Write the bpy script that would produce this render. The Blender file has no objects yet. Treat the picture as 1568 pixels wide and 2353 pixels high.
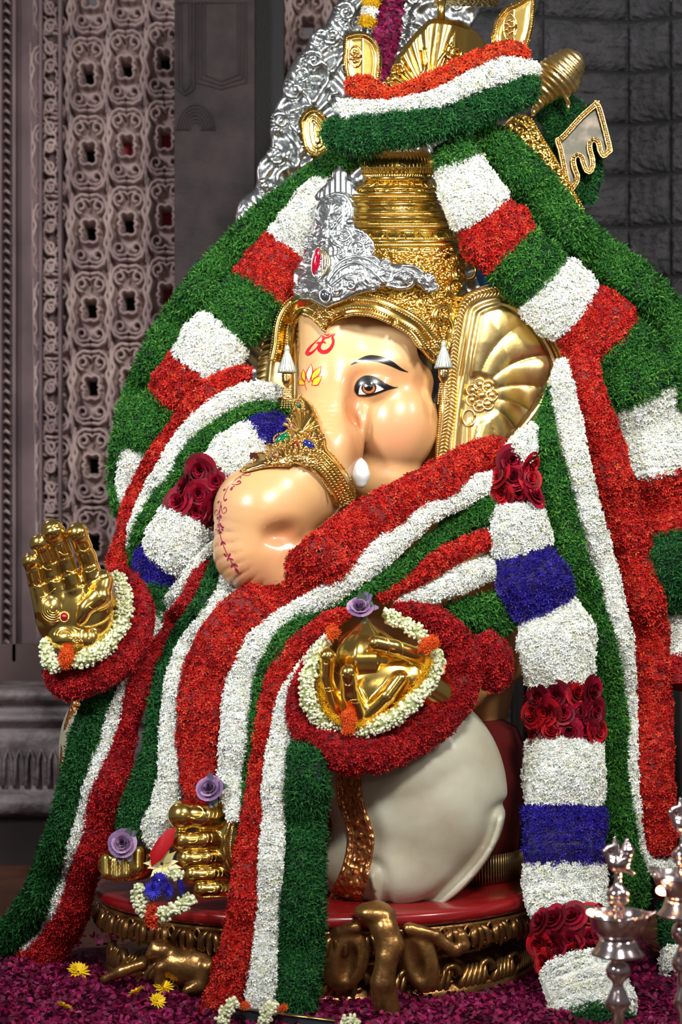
import bpy, math, random
import numpy as np
from mathutils import Vector, Matrix
from mathutils.bvhtree import BVHTree
random.seed(7)
rng = np.random.default_rng(7)
sc = bpy.context.scene
C = bpy.context.collection
PI = math.pi

# ------------------------------------------------------------------ camera, world, lights, exposure
CZ = 1.32; F = 4706.0; CX = 784.0; CY = 1176.5
cd = bpy.data.cameras.new('camera'); cam = bpy.data.objects.new('camera', cd); C.objects.link(cam)
cam.location = (0, -6, CZ); cam.rotation_euler = (PI/2, 0, 0)
cd.sensor_fit = 'VERTICAL'; cd.sensor_height = 24; cd.lens = 48; cd.clip_end = 60
cd.dof.use_dof = True; cd.dof.focus_distance = 5.65; cd.dof.aperture_fstop = 2.0
sc.camera = cam
sc.view_settings.view_transform = 'Standard'; sc.view_settings.look = 'None'
sc.view_settings.gamma = 1.0; sc.view_settings.exposure = 0.0; sc.view_settings.use_curve_mapping = False
w = bpy.data.worlds.new('world'); sc.world = w; w.use_nodes = True
w.node_tree.nodes['Background'].inputs[0].default_value = (0.55, 0.5, 0.52, 1)
w.node_tree.nodes['Background'].inputs[1].default_value = 0.19

def area(name, loc, target, sx, sy, power, col=(1, 1, 1), spread=180):
    l = bpy.data.lights.new(name, 'AREA'); l.shape = 'RECTANGLE'; l.size = sx; l.size_y = sy
    l.energy = power; l.color = col; l.spread = math.radians(spread)
    o = bpy.data.objects.new(name, l); C.objects.link(o); o.location = loc
    o.rotation_euler = (Vector(target) - Vector(loc)).to_track_quat('-Z', 'Y').to_euler()
area('key_fill_light', (1.1, -4.2, 4.2), (0.15, 0, 1.85), 0.7, 0.7, 38, (1.0, 0.98, 0.94), 66)  # unseen area lights: keys set after the highlights, then a fill
area('key_fill_light', (-2.6, -3.4, 3.2), (-0.1, 0, 1.55), 0.5, 0.9, 42, (0.96, 0.98, 1.0), 90)
area('key_fill_light', (2.9, -2.2, 3.4), (0.2, 0, 1.6), 0.4, 0.9, 60, (1.0, 0.97, 0.9))
area('key_fill_light', (0.1, -5.6, 2.2), (0, 0, 1.3), 1.2, 0.5, 9, (1.0, 0.93, 0.85))  # added low front fill, not a lamp of the hall
area('wall_graze_fill', (-2.1, 0.9, 3.0), (-1.05, 1.8, 1.1), 0.5, 0.4, 8, (1.0, 0.86, 0.86))  # added unseen light grazing the lattice to bring out its relief

# ------------------------------------------------------------------ helpers
def W(px, py, y):
    d = y + 6.0
    return np.array([(px-CX)*d/F, y, CZ + (CY-py)*d/F])
def Wn(px, py, y):
    px, py, y = np.broadcast_arrays(np.asarray(px, float), np.asarray(py, float), np.asarray(y, float))
    d = y + 6.0
    return np.stack([(px-CX)*d/F, y, CZ+(CY-py)*d/F], -1)
S0 = 6.0/F                                     # metres per unit of the statue's own working frame (y = 0)
def L(u, v, w_, y0=0.0):                        # statue frame: u right, v down, w away from the front
    s = (6.0+y0)/F
    u, v, w_ = np.broadcast_arrays(np.asarray(u, float), np.asarray(v, float), np.asarray(w_, float))
    return np.stack([(u-CX)*s, y0+w_*s, CZ+(CY-v)*s], -1)
def lin(r, g, b):
    f = lambda c: (c/255/12.92) if c/255 <= 0.04045 else ((c/255+0.055)/1.055)**2.4
    return (f(r), f(g), f(b))

def mesh(name, V, faces, mat=None, parent=None, smooth=True, col=None):
    V = np.asarray(V, np.float32); me = bpy.data.meshes.new(name)
    if not isinstance(faces, list): faces = [faces]
    faces = [np.asarray(f, np.int32) for f in faces if len(f)]
    me.vertices.add(len(V)); me.vertices.foreach_set('co', V.ravel())
    idx = np.concatenate([f.ravel() for f in faces]); tot = np.concatenate([np.full(len(f), f.shape[1], np.int32) for f in faces])
    st = np.concatenate([[0], np.cumsum(tot)[:-1]]).astype(np.int32)
    me.loops.add(len(idx)); me.loops.foreach_set('vertex_index', idx)
    me.polygons.add(len(tot)); me.polygons.foreach_set('loop_start', st); me.polygons.foreach_set('loop_total', tot)
    me.polygons.foreach_set('use_smooth', np.full(len(tot), smooth))
    me.update(calc_edges=True); me.validate()
    if col is not None:
        col = np.asarray(col, np.float32)
        if col.shape[1] == 3: col = np.hstack([col, np.ones((len(col), 1), np.float32)])
        a = me.color_attributes.new('Col', 'FLOAT_COLOR', 'POINT'); a.data.foreach_set('color', col.ravel())
    if mat: me.materials.append(mat)
    o = bpy.data.objects.new(name, me); C.objects.link(o)
    if parent: o.parent = parent; o.matrix_parent_inverse = Matrix.Translation(-Vector(parent.location))
    return o
def thing(name, label, cat, loc, group=None):
    o = bpy.data.objects.new(name, None); C.objects.link(o); o.location = tuple(float(c) for c in loc); o.empty_display_size = 0.05
    o['label'] = label; o['category'] = cat
    if group: o['group'] = group
    return o
def tag(o, label, cat, group=None):
    o['label'] = label; o['category'] = cat
    if group: o['group'] = group
    return o
def struct(o): o['kind'] = 'structure'; return o
def stuff(o): o['kind'] = 'stuff'; return o
class B:                                         # mesh collector
    def __init__(s): s.v = []; s.q = []; s.t = []; s.c = []; s.n = 0
    def add(s, V, Q=None, T=None, col=None):
        V = np.asarray(V, float)
        s.v.append(V)
        if Q is not None and len(Q): s.q.append(np.asarray(Q)+s.n)
        if T is not None and len(T): s.t.append(np.asarray(T)+s.n)
        if col is not None:
            col = np.asarray(col, float); s.c.append(np.broadcast_to(col, (len(V), 3)) if col.ndim == 1 else col)
        s.n += len(V)
    def build(s, name, mat, parent=None, smooth=True):
        fs = []
        if s.q: fs.append(np.concatenate(s.q))
        if s.t: fs.append(np.concatenate(s.t))
        return mesh(name, np.concatenate(s.v), fs, mat, parent, smooth, np.concatenate(s.c) if s.c else None)
def gridfaces(n, m, wrapm=False, wrapn=False):   # n rows, m columns
    i = np.arange(n if wrapn else n-1); j = np.arange(m if wrapm else m-1)
    I, J = np.meshgrid(i, j, indexing='ij'); I2 = (I+1) % n; J2 = (J+1) % m
    return np.stack([I*m+J, I*m+J2, I2*m+J2, I2*m+J], -1).reshape(-1, 4)
def norm(a): return a/np.maximum(np.linalg.norm(a, axis=-1, keepdims=True), 1e-9)
def smoothpath(P, n):                            # Catmull-Rom through rows of P, resampled to n
    P = np.asarray(P, float); k = len(P)
    if k == 2: t = np.linspace(0, 1, n)[:, None]; return P[0]*(1-t)+P[1]*t
    Q = np.vstack([2*P[0]-P[1], P, 2*P[-1]-P[-2]])
    out = []
    for i in range(k-1):
        t = np.linspace(0, 1, 12, endpoint=False)[:, None]; a, b, c, d = Q[i:i+4]
        out.append(0.5*((2*b)+(-a+c)*t+(2*a-5*b+4*c-d)*t*t+(-a+3*b-3*c+d)*t**3))
    out.append(P[-1:]); R = np.vstack(out)
    s = np.concatenate([[0], np.cumsum(np.linalg.norm(np.diff(R[:, :2], axis=0), axis=1))]); u = np.linspace(0, s[-1], n)
    return np.stack([np.interp(u, s, R[:, j]) for j in range(R.shape[1])], 1)
def tube(b, P, r, k=8, flat=1.0, up=(0, -1, 0), col=None, caps=True):   # swept tube along world path P
    P = np.asarray(P, float); n = len(P); r = np.broadcast_to(np.asarray(r, float), (n,))
    T = norm(np.gradient(P, axis=0)); U = np.asarray(up, float)
    X = np.cross(T, U); bad = np.linalg.norm(X, axis=1) < 1e-3
    if bad.any(): X[bad] = np.cross(T[bad], (1, 0, 0.01))
    X = norm(X); N = norm(np.cross(X, T))
    a = np.linspace(0, 2*PI, k, endpoint=False)
    V = P[:, None] + r[:, None, None]*(np.cos(a)[None, :, None]*X[:, None]+flat*np.sin(a)[None, :, None]*N[:, None])
    V = V.reshape(-1, 3); Q = gridfaces(n, k, True); T_ = None
    if caps:
        V = np.vstack([V, P[0], P[-1]]); c0 = n*k; j = np.arange(k); j2 = (j+1) % k
        T_ = np.vstack([np.stack([np.full(k, c0), j2, j], 1), np.stack([np.full(k, c0+1), (n-1)*k+j, (n-1)*k+j2], 1)])
    b.add(V, Q, T_, col)
def ico(sub=1):
    import bmesh
    bm = bmesh.new(); bmesh.ops.create_icosphere(bm, subdivisions=sub, radius=1)
    V = np.array([v.co[:] for v in bm.verts]); T = np.array([[v.index for v in f.verts] for f in bm.faces]); bm.free(); return V, T
ICO1, ICO2, ICO3 = ico(1), ico(2), ico(3)
def balls(b, P, r, tmpl=ICO1, col=None, sc3=(1, 1, 1)):
    P = np.asarray(P, float).reshape(-1, 3); V, T = tmpl; n = len(P); r = np.broadcast_to(np.asarray(r, float), (n,))
    VV = P[:, None]+V[None]*np.asarray(sc3)*r[:, None, None]
    TT = (T[None]+(np.arange(n)*len(V))[:, None, None]).reshape(-1, 3)
    cc = None if col is None else (np.repeat(col, len(V), 0) if np.ndim(col) == 2 else col)
    b.add(VV.reshape(-1, 3), None, TT, cc)
def lathe(b, prof, c, k=48, sx=1, sy=1, col=None, flute=None):   # prof rows (radius, z)
    prof = np.asarray(prof, float); a = np.linspace(0, 2*PI, k, endpoint=False)
    R = prof[:, 0][:, None]*np.ones(k)[None]
    if flute is not None: R = R*flute(a[None, :], prof[:, 1][:, None])
    V = np.stack([c[0]+R*np.cos(a)*sx, c[1]+R*np.sin(a)*sy, c[2]+prof[:, 1][:, None]*np.ones(k)], -1).reshape(-1, 3)
    b.add(V, gridfaces(len(prof), k, True), None, col)
def box(b, x0, x1, y0, y1, z0, z1, col=None):
    V = [(x, y, z) for x in (x0, x1) for y in (y0, y1) for z in (z0, z1)]
    b.add(V, [(0, 1, 3, 2), (4, 6, 7, 5), (0, 4, 5, 1), (2, 3, 7, 6), (0, 2, 6, 4), (1, 5, 7, 3)], None, col)

# ---- signed-distance sculpting
def sd_ell(P, c, r, rot=0.0):
    q = P-np.asarray(c, np.float32)
    if rot:
        cs, sn = math.cos(rot), math.sin(rot); q = np.stack([q[:, 0]*cs+q[:, 1]*sn, -q[:, 0]*sn+q[:, 1]*cs, q[:, 2]], 1)
    r = np.asarray(r, np.float32); k0 = np.linalg.norm(q/r, axis=1); k1 = np.linalg.norm(q/(r*r), axis=1)
    return k0*(k0-1)/np.maximum(k1, 1e-6)
def sd_cap(P, a, b, ra, rb):
    a = np.asarray(a, np.float32); b = np.asarray(b, np.float32); d = b-a; t = np.clip(((P-a)@d)/max(float(d@d), 1e-6), 0, 1)
    return np.linalg.norm(P-a-t[:, None]*d, axis=1)-(ra+(rb-ra)*t)
def chain(P, pts, k=6):                          # pts rows (u, v, w, r)
    D = None
    for p, q in zip(pts[:-1], pts[1:]):
        d = sd_cap(P, p[:3], q[:3], p[3], q[3]); D = d if D is None else smin(D, d, k)
    return D
def smin(a, b, k):
    h = np.clip(0.5+0.5*(b-a)/k, 0, 1); return b*(1-h)+a*h-k*h*(1-h)
def smax(a, b, k): return -smin(-a, -b, k)
def sculpt(fn, lo, hi, h):                       # surface nets with Newton projection, in the working frame
    lo = np.asarray(lo, float); n = np.ceil((np.asarray(hi)-lo)/h).astype(int)+1
    ax = [lo[i]+h*np.arange(n[i]) for i in range(3)]
    G = np.stack(np.meshgrid(*ax, indexing='ij'), -1).reshape(-1, 3).astype(np.float32)
    D = fn(G).reshape(n); ins = D < 0
    nc = n-1; cnt = np.zeros(nc); acc = np.zeros(tuple(nc)+(3,)); 
    offs = [(a, b, c) for a in (0, 1) for b in (0, 1) for c in (0, 1)]
    sl = lambda A, o: A[o[0]:o[0]+nc[0], o[1]:o[1]+nc[1], o[2]:o[2]+nc[2]]
    for o in offs:
        for axn in range(3):
            if o[axn]: continue
            p = list(o); p[axn] = 1; d0 = sl(D, o); d1 = sl(D, p); m = (d0 < 0) != (d1 < 0)
            t = np.where(m, d0/np.where(m, d0-d1, 1), 0); cnt += m
            for q in range(3): acc[..., q] += m*(t if q == axn else o[q])
    act = cnt > 0; ids = -np.ones(nc, int); ids[act] = np.arange(act.sum())
    I = np.argwhere(act); V = lo+h*(I+acc[act]/cnt[act][:, None])
    Q = []
    for axn in range(3):
        o = [0, 0, 0]; o2 = [0, 0, 0]; o2[axn] = 1
        b1, b2 = [(1, 2), (2, 0), (0, 1)][axn]
        s = [slice(1, None)]*3; s[axn] = slice(0, -1); s = [slice(1 if q != axn else 0, n[q]-1) for q in range(3)]
        e0 = ins[tuple(s)]; s2 = list(s); s2[axn] = slice(1, n[axn]); e1 = ins[tuple(s2)]
        ch = np.argwhere(e0 != e1)
        if not len(ch): continue
        sg = e0[tuple(ch.T)]; base = ch+np.array([1 if q != axn else 0 for q in range(3)])
        def cid(d1, d2):
            c = base.copy(); c[:, b1] -= d1; c[:, b2] -= d2; return ids[tuple(c.T)]
        f = np.stack([cid(0, 0), cid(1, 0), cid(1, 1), cid(0, 1)], 1)
        f[~sg] = f[~sg][:, ::-1]; Q.append(f)
    Q = np.concatenate(Q); Q = Q[(Q >= 0).all(1)]
    V = V.astype(np.float32)
    for _ in range(3):
        e = h*0.35; d = fn(V); g = np.stack([fn(V+np.eye(3, dtype=np.float32)[i]*e)-fn(V-np.eye(3, dtype=np.float32)[i]*e) for i in range(3)], 1)/(2*e)
        V = V-np.clip(d, -h, h)[:, None]*0.8*g/np.maximum((g*g).sum(1), 0.05)[:, None]
    return V, Q
def flipfix(V, Q):                               # the working frame is mirrored against the world's: v runs down, w runs away
    return Q

# ---- materials
def M(name, col=(0.8, 0.8, 0.8), rough=0.5, metal=0.0, attr=False, bump=None, coat=0.0, spec=0.5, colvar=None, emit=None, sss=0.0):
    m = bpy.data.materials.new(name); m.use_nodes = True; nt = m.node_tree; N = nt.nodes; p = N['Principled BSDF']
    p.inputs['Base Color'].default_value = (*col, 1); p.inputs['Roughness'].default_value = rough; p.inputs['Metallic'].default_value = metal
    p.inputs['Specular IOR Level'].default_value = spec; p.inputs['Coat Weight'].default_value = coat; p.inputs['Coat Roughness'].default_value = 0.08
    src = None
    if attr:
        a = N.new('ShaderNodeAttribute'); a.attribute_name = 'Col'; nt.links.new(a.outputs['Color'], p.inputs['Base Color']); src = a.outputs['Color']
    tc = N.new('ShaderNodeTexCoord')
    if colvar:                                   # (scale, other colour, lo, hi)
        nz = N.new('ShaderNodeTexNoise'); nz.inputs['Scale'].default_value = colvar[0]; nz.inputs['Detail'].default_value = 6
        nt.links.new(tc.outputs['Object'], nz.inputs['Vector'])
        r = N.new('ShaderNodeMapRange'); r.inputs[1].default_value = colvar[2]; r.inputs[2].default_value = colvar[3]
        nt.links.new(nz.outputs[0], r.inputs[0])
        mx = N.new('ShaderNodeMix'); mx.data_type = 'RGBA'; mx.inputs[7].default_value = (*colvar[1], 1); mx.inputs[6].default_value = (*col, 1)
        if src: nt.links.new(src, mx.inputs[6])
        nt.links.new(r.outputs[0], mx.inputs[0]); nt.links.new(mx.outputs[2], p.inputs['Base Color'])
    if bump:                                     # list of (kind, scale, strength, distance)
        prev = None
        for kind, s_, st, ds in bump:
            if kind == 'vor': t = N.new('ShaderNodeTexVoronoi'); t.inputs['Scale'].default_value = s_; out = t.outputs['Distance']
            elif kind == 'wave': t = N.new('ShaderNodeTexWave'); t.inputs['Scale'].default_value = s_; t.inputs['Distortion'].default_value = 6; t.inputs['Detail'].default_value = 2; out = t.outputs['Fac'] if 'Fac' in t.outputs else t.outputs[1]
            else: t = N.new('ShaderNodeTexNoise'); t.inputs['Scale'].default_value = s_; t.inputs['Detail'].default_value = 5; out = t.outputs[0]
            nt.links.new(tc.outputs['Object'], t.inputs['Vector'])
            bp = N.new('ShaderNodeBump'); bp.inputs['Strength'].default_value = st; bp.inputs['Distance'].default_value = ds
            nt.links.new(out, bp.inputs['Height'])
            if prev: nt.links.new(prev, bp.inputs['Normal'])
            prev = bp.outputs[0]
        nt.links.new(prev, p.inputs['Normal'])
    if emit: p.inputs['Emission Color'].default_value = (*emit[0], 1); p.inputs['Emission Strength'].default_value = emit[1]
    if sss: p.inputs['Subsurface Weight'].default_value = sss; p.inputs['Subsurface Radius'].default_value = (0.02, 0.01, 0.005)
    return m
GOLDC = (0.95, 0.67, 0.18)
gold = M('polished_gold', GOLDC, 0.19, 1.0, bump=[('noise', 14, 0.12, 0.01)])
goldemb = M('embossed_gold', (0.90, 0.60, 0.13), 0.2, 1.0, bump=[('vor', 95, 0.9, 0.006), ('noise', 60, 0.4, 0.006)])
goldfine = M('chased_gold', (0.95, 0.68, 0.17), 0.2, 1.0, bump=[('noise', 30, 0.12, 0.006), ('vor', 140, 0.25, 0.003)])
goldear = M('ear_gold', (1.0, 0.76, 0.32), 0.3, 1.0, bump=[('noise', 20, 0.12, 0.01)], colvar=(22, (0.72, 0.48, 0.14), 0.5, 0.8))
goldorn = M('jewellery_gold', (0.80, 0.55, 0.2), 0.18, 1.0, bump=[('noise', 90, 0.5, 0.004)])
oldgold = M('painted_old_gold', (0.42, 0.22, 0.07), 0.30, 0.85, bump=[('noise', 30, 0.35, 0.01)], colvar=(14, (0.12, 0.05, 0.02), 0.45, 0.7))
copper = M('copper_trim_paint', (0.55, 0.23, 0.08), 0.32, 0.8, bump=[('vor', 60, 1.0, 0.008), ('noise', 50, 0.4, 0.005)])
silver = M('repousse_silver', (0.80, 0.83, 0.83), 0.24, 1.0, bump=[('noise', 60, 0.15, 0.004)])
silverh = M('halo_silver', (0.62, 0.65, 0.65), 0.28, 1.0, bump=[('noise', 40, 0.3, 0.008)])
lampmet = M('lamp_silver', (0.78, 0.66, 0.66), 0.16, 1.0)
skin = M('painted_skin', attr=True, rough=0.34, coat=0.4, spec=0.5)
dhoti = M('painted_white_cloth', (0.50, 0.485, 0.37), 0.5, coat=0.05, colvar=(5, (0.38, 0.32, 0.22), 0.42, 0.7), bump=[('noise', 25, 0.1, 0.01)])
paint = M('painted_lines', attr=True, rough=0.3, coat=0.5)
petal = M('fresh_petals', attr=True, rough=0.55, spec=0.25)
leaf = M('fresh_leaves', attr=True, rough=0.6, spec=0.2)
redpaint = M('red_enamel', (0.26, 0.008, 0.01), 0.25, coat=0.4)
redcloth = M('dark_red_cloth', (0.13, 0.006, 0.005), 0.6)
stonepink = M('carved_pink_stone', (0.43, 0.315, 0.29), 0.75, colvar=(5, (0.22, 0.15, 0.145), 0.4, 0.7), bump=[('noise', 60, 0.3, 0.01)])
stonedark = M('recessed_stone', (0.12, 0.08, 0.075), 0.85)
stonepil = M('dark_pillar_stone', (0.040, 0.027, 0.026), 0.8, colvar=(10, (0.02, 0.014, 0.015), 0.4, 0.65), bump=[('noise', 90, 0.5, 0.01)])
stonewall = M('split_grey_stone', (0.062, 0.060, 0.066), 0.85, colvar=(12, (0.03, 0.03, 0.033), 0.4, 0.65), bump=[('noise', 40, 1.0, 0.03)])
joint = M('dark_joint', (0.012, 0.011, 0.012), 0.9)
stoneplinth = M('carved_plinth_stone', (0.30, 0.25, 0.25), 0.5, colvar=(8, (0.1, 0.075, 0.075), 0.4, 0.65), bump=[('noise', 30, 0.5, 0.02)])
black = M('unlit_black', (0.004, 0.004, 0.004), 0.9)
wood = M('floor_wood', (0.13, 0.05, 0.025), 0.4, colvar=(6, (0.07, 0.025, 0.015), 0.4, 0.65))
def gem(n, c): return M(n, c, 0.06, 0.0, coat=1.0)
gem_red, gem_green, gem_blue, gem_teal = gem('ruby', (0.35, 0.0, 0.02)), gem('emerald', (0.0, 0.12, 0.04)), gem('sapphire', (0.01, 0.02, 0.16)), gem('teal_stone', (0.0, 0.12, 0.1))

# ================================================================== SETTING
# floor
b = B(); box(b, -3.4, 3.4, -4.0, 2.6, -0.1, 0.0); struct(b.build('floor', wood, None, False))

# ---- carved lattice wall on the left
WY = 1.8; WS = (WY+6)/F
wl = thing('wall_left', '', '', W(250, 1176, WY+0.1)); del wl['label'], wl['category']; wl['kind'] = 'structure'
def scrollpts(cx, cy, r0, r1, a0, turns, n=26):
    t = np.linspace(0, 1, n); a = a0+turns*2*PI*t; r = r0+(r1-r0)*t; return np.stack([cx+r*np.cos(a), cy+r*np.sin(a)], 1)
def cell_mesh():                                 # one lattice cell 88 x 179 units with its scrolls in relief
    nx, ny = 48, 98; X, Y = np.meshgrid(np.linspace(-44, 44, nx), np.linspace(-89.5, 89.5, ny))
    curves = []
    for s in (-1, 1):
        for t in (-1, 1):                        # frame stroke ending in a scroll, above and below the hole
            c = scrollpts(s*16, t*52, 4, 19, PI/2*t if s > 0 else PI-PI/2*t, 0, 2)
            curves.append((np.array([[s*4, t*82], [s*18, t*84], [s*32, t*76], [s*39, t*60], [s*40, t*44], [s*34, t*30], [s*38, t*16], [s*43, 0]]), 4.2))
            th = np.linspace(0, 1, 22); a = -PI/2*1+th*PI*2.1; rr = 14-9*th
            curves.append((np.stack([s*(19+rr*np.cos(a)), t*(57-rr*np.sin(a)*t*1.15)], 1), 3.6))
            curves.append((np.array([[0, t*66], [s*6, t*72], [s*19, t*73]]), 3.0))
            curves.append((np.array([[0, t*24], [s*9, t*28], [s*17, t*24], [s*19, t*14], [s*14, t*8], [s*22, t*1]]), 3.8))
    H = np.zeros_like(X)-42.0
    for P, wd in curves:
        D = np.full(X.shape, 1e9)
        for p, q in zip(P[:-1], P[1:]):
            d = q-p; t = np.clip(((X-p[0])*d[0]+(Y-p[1])*d[1])/max((d@d), 1e-6), 0, 1)
            D = np.minimum(D, np.hypot(X-p[0]-t*d[0], Y-p[1]-t*d[1]))
        H = np.maximum(H, -42+42*np.clip(1.25-(D/(wd*1.2))**2, 0, 1)**0.6)
    H[(abs(X) > 41)] = np.maximum(H[(abs(X) > 41)], -3)
    hole = (abs(X) < 14.5-1.5*np.cos(Y/6)) & (abs(Y) < 18)
    H[hole] = -42
    V = np.stack([X*WS, -H*WS*1.0, -Y*WS], -1).reshape(-1, 3); Q = gridfaces(ny, nx)
    cent = V[Q].mean(1)/WS; keep = ~((abs(cent[:, 0]) < 13.5-1.2*np.cos(cent[:, 2]/5)) & (abs(cent[:, 2]) < 17)); Q = Q[keep][:, ::-1]
    b = B(); b.add(V, Q)
    r = np.array([(-14, -17), (14, -17), (12.5, 0), (14, 17), (-14, 17), (-12.5, 0)])   # reveal of the hole
    V2 = np.array([[x*WS, y*WS, -z*WS] for y in (40, 90) for x, z in r]); Q2 = [(i, (i+1) % 6, 6+(i+1) % 6, 6+i) for i in range(6)]
    b.add(V2, Q2)
    return b
cb = cell_mesh(); first = None
for i in range(-1, 4):
    for j in range(0, 9):
        px = 207+88*i+ (j-3)*2.2; py = 170+180*j-8*0 - 17*i
        if py > 1480 or (i == 3 and j > 0): continue
        if first is None:
            o = cb.build('lattice_panel', stonepink); first = o.data
        else:
            o = bpy.data.objects.new('lattice_panel', first); C.objects.link(o)
        o.parent = wl; o.matrix_parent_inverse = Matrix.Translation(-Vector(wl.location)); o.location = W(px, py, WY)
for (px, py) in [(207, -10), (295, -27), (383, -44), (119, -7), (700, -120), (708, 60), (620, 70), (796, 45), (796, -130), (720, 240)]:
    o = bpy.data.objects.new('lattice_panel', first); C.objects.link(o); o.parent = wl
    o.matrix_parent_inverse = Matrix.Translation(-Vector(wl.location)); o.location = W(px, py, WY)
b = B(); x0, x1 = W(-80, 0, WY)[0], W(1000, 0, WY)[0]
box(b, x0-2.2, x1, WY+0.15, WY+0.25, 0, 3.1); o = b.build('backing_wall', black, wl, False)  # slab painted black to give the darkness behind the lattice holes
b = B()
for px, py in [(383, 322), (383, 500), (383, 683), (297, 335)]:
    p = W(px, py, WY+0.12); box(b, p[0]-0.05, p[0]+0.05, p[1], p[1]+0.01, p[2]-0.06, p[2]+0.06)
b.build('red_cloth_behind_holes', M('red_cloth_bg', (0.30, 0.0, 0.01), 0.6), wl, False)
# carved borders left of the lattice
b = B(); 
def slab(px0, px1, y, d=0.12, py0=-60, py1=1520):
    a_ = W(px0, py0, y); c_ = W(px1, py1, y); box(b, a_[0], c_[0], y, y+d, c_[2], a_[2])
slab(-1300, 4, WY-0.04); slab(36, 92, WY+0.005); slab(134, 141, WY-0.04); slab(90, 96, WY-0.03); slab(28, 36, WY-0.05)
b.build('plain_border', M('plain_border_stone', (0.17, 0.115, 0.12), 0.8, colvar=(4, (0.10, 0.065, 0.07), 0.4, 0.65)), wl, False)
b = B(); slab(92, 140, WY+0.04, 0.1); slab(0, 30, WY+0.03, .1); b.build('border_backing', stonedark, wl, False)
b = B()
for k in range(34):                              # vine scrolls down the border
    cy = -30+k*46; s = 1 if k % 2 else -1
    th = np.linspace(0, 1, 18); a = th*PI*2.6+(0 if s > 0 else PI); rr = 17*(1-th*0.75)
    P = Wn(115+(cy/1500)*4+s*rr*np.cos(a), cy+rr*np.sin(a)*1.1, WY-0.0); tube(b, P, np.linspace(0.008, 0.005, 18), 6, 0.9)
    P = Wn([98, 108, 118, 130], [cy-24*s, cy-12, cy+8, cy+22*s], WY); tube(b, smoothpath(P, 8), 0.006, 6)
for k in range(70):
    cy = -40+k*23; tube(b, Wn([6, 14, 26], [cy, cy-6, cy+4], WY-0.0), 0.006, 6)
b.build('vine_border', stonepink, wl)
# stone mouldings under the lattice
pl = thing('plinth', '', '', W(60, 1700, 1.5)); del pl['label'], pl['category']; pl['kind'] = 'structure'
def hmould(px0, px1, y, prof, mat, name, par):   # prof rows (py, protrusion)
    b = B(); prof = np.array(prof, float); xs = np.linspace(px0, px1, 24)
    V = np.array([[W(x, p[0], y-p[1]) for x in xs] for p in prof]).reshape(-1, 3); b.add(V, gridfaces(len(prof), 24)[:, ::-1]); return b.build(name, mat, par)
hmould(-200, 700, 1.5, [(1565, -0.15), (1578, .0), (1584, .05), (1592, .07), (1604, .07), (1612, .05), (1616, .02), (1628, .0), (1640, .03), (1652, .05), (1660, .03), (1668, 0.0), (1676, -.02)], stoneplinth, 'upper_moulding', pl)
hmould(-200, 700, 1.5, [(1672, -.03), (1676, .02), (1690, .03), (1730, .02), (1800, .0), (1822, 0.0), (1828, .04), (1850, .05), (1868, .04), (1876, -.02)], stoneplinth, 'frieze', pl)
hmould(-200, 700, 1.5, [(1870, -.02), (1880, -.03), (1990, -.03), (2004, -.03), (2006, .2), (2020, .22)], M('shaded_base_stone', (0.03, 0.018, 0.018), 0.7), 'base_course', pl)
b = B()
for k in range(22):
    px = -60+k*26; tube(b, Wn([px-10, px-8, px, px+8, px+10], [1805, 1745, 1722, 1745, 1805], 1.475), 0.008, 6)
b.build('frieze_leaf_relief', stoneplinth, pl)
b = B(); box(b, W(-200, 0, 1.9)[0], W(700, 0, 1.9)[0], 1.75, 1.9, 0, W(0, 1480, 1.75)[2]); b.build('wall_core', stonedark, pl, False)
# floor step at the left
b = B(); a_ = W(-60, 2030, 1.0); box(b, -2.2, -0.9, 0.75, 1.3, 0, 0.06); struct(b.build('trim_1', wood, None, False))

# pillar
pr = thing('pillar', '', '', W(520, 2000, 1.35)); del pr['label'], pr['category']; pr['kind'] = 'structure'
b = B(); x0 = W(401, 0, 1.3)[0]; x1 = W(585, 0, 1.3)[0]; x2 = W(652, 0, 1.42)[0]
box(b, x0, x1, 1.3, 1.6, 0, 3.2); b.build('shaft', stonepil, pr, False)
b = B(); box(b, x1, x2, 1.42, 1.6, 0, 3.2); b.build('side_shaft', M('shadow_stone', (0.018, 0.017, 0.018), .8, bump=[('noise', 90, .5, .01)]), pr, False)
b = B()
for (a0, a1, t0, t1) in [(408, 446, 6, 205), (452, 566, 6, 190)]:
    for o_ in (0, 9, 18):
        P = [(a0+o_, t0), (a1-o_, t0), (a1-o_, t1-o_), ((a0+a1)/2, t1+14-o_), (a0+o_, t1-o_), (a0+o_, t0)]
        if a1-a0-2*o_ < 8: continue
        tube(b, Wn([p[0] for p in P], [p[1] for p in P], 1.298), 0.0045, 5)
for k in range(6):
    th = np.linspace(0, PI, 14); P = Wn(450+(44-6*k)*np.cos(th), 300-(60-8*k)*np.sin(th)+20*k*0, 1.298); tube(b, P, 0.004, 5)
b.build('carved_moulding', stonepil, pr)

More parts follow.
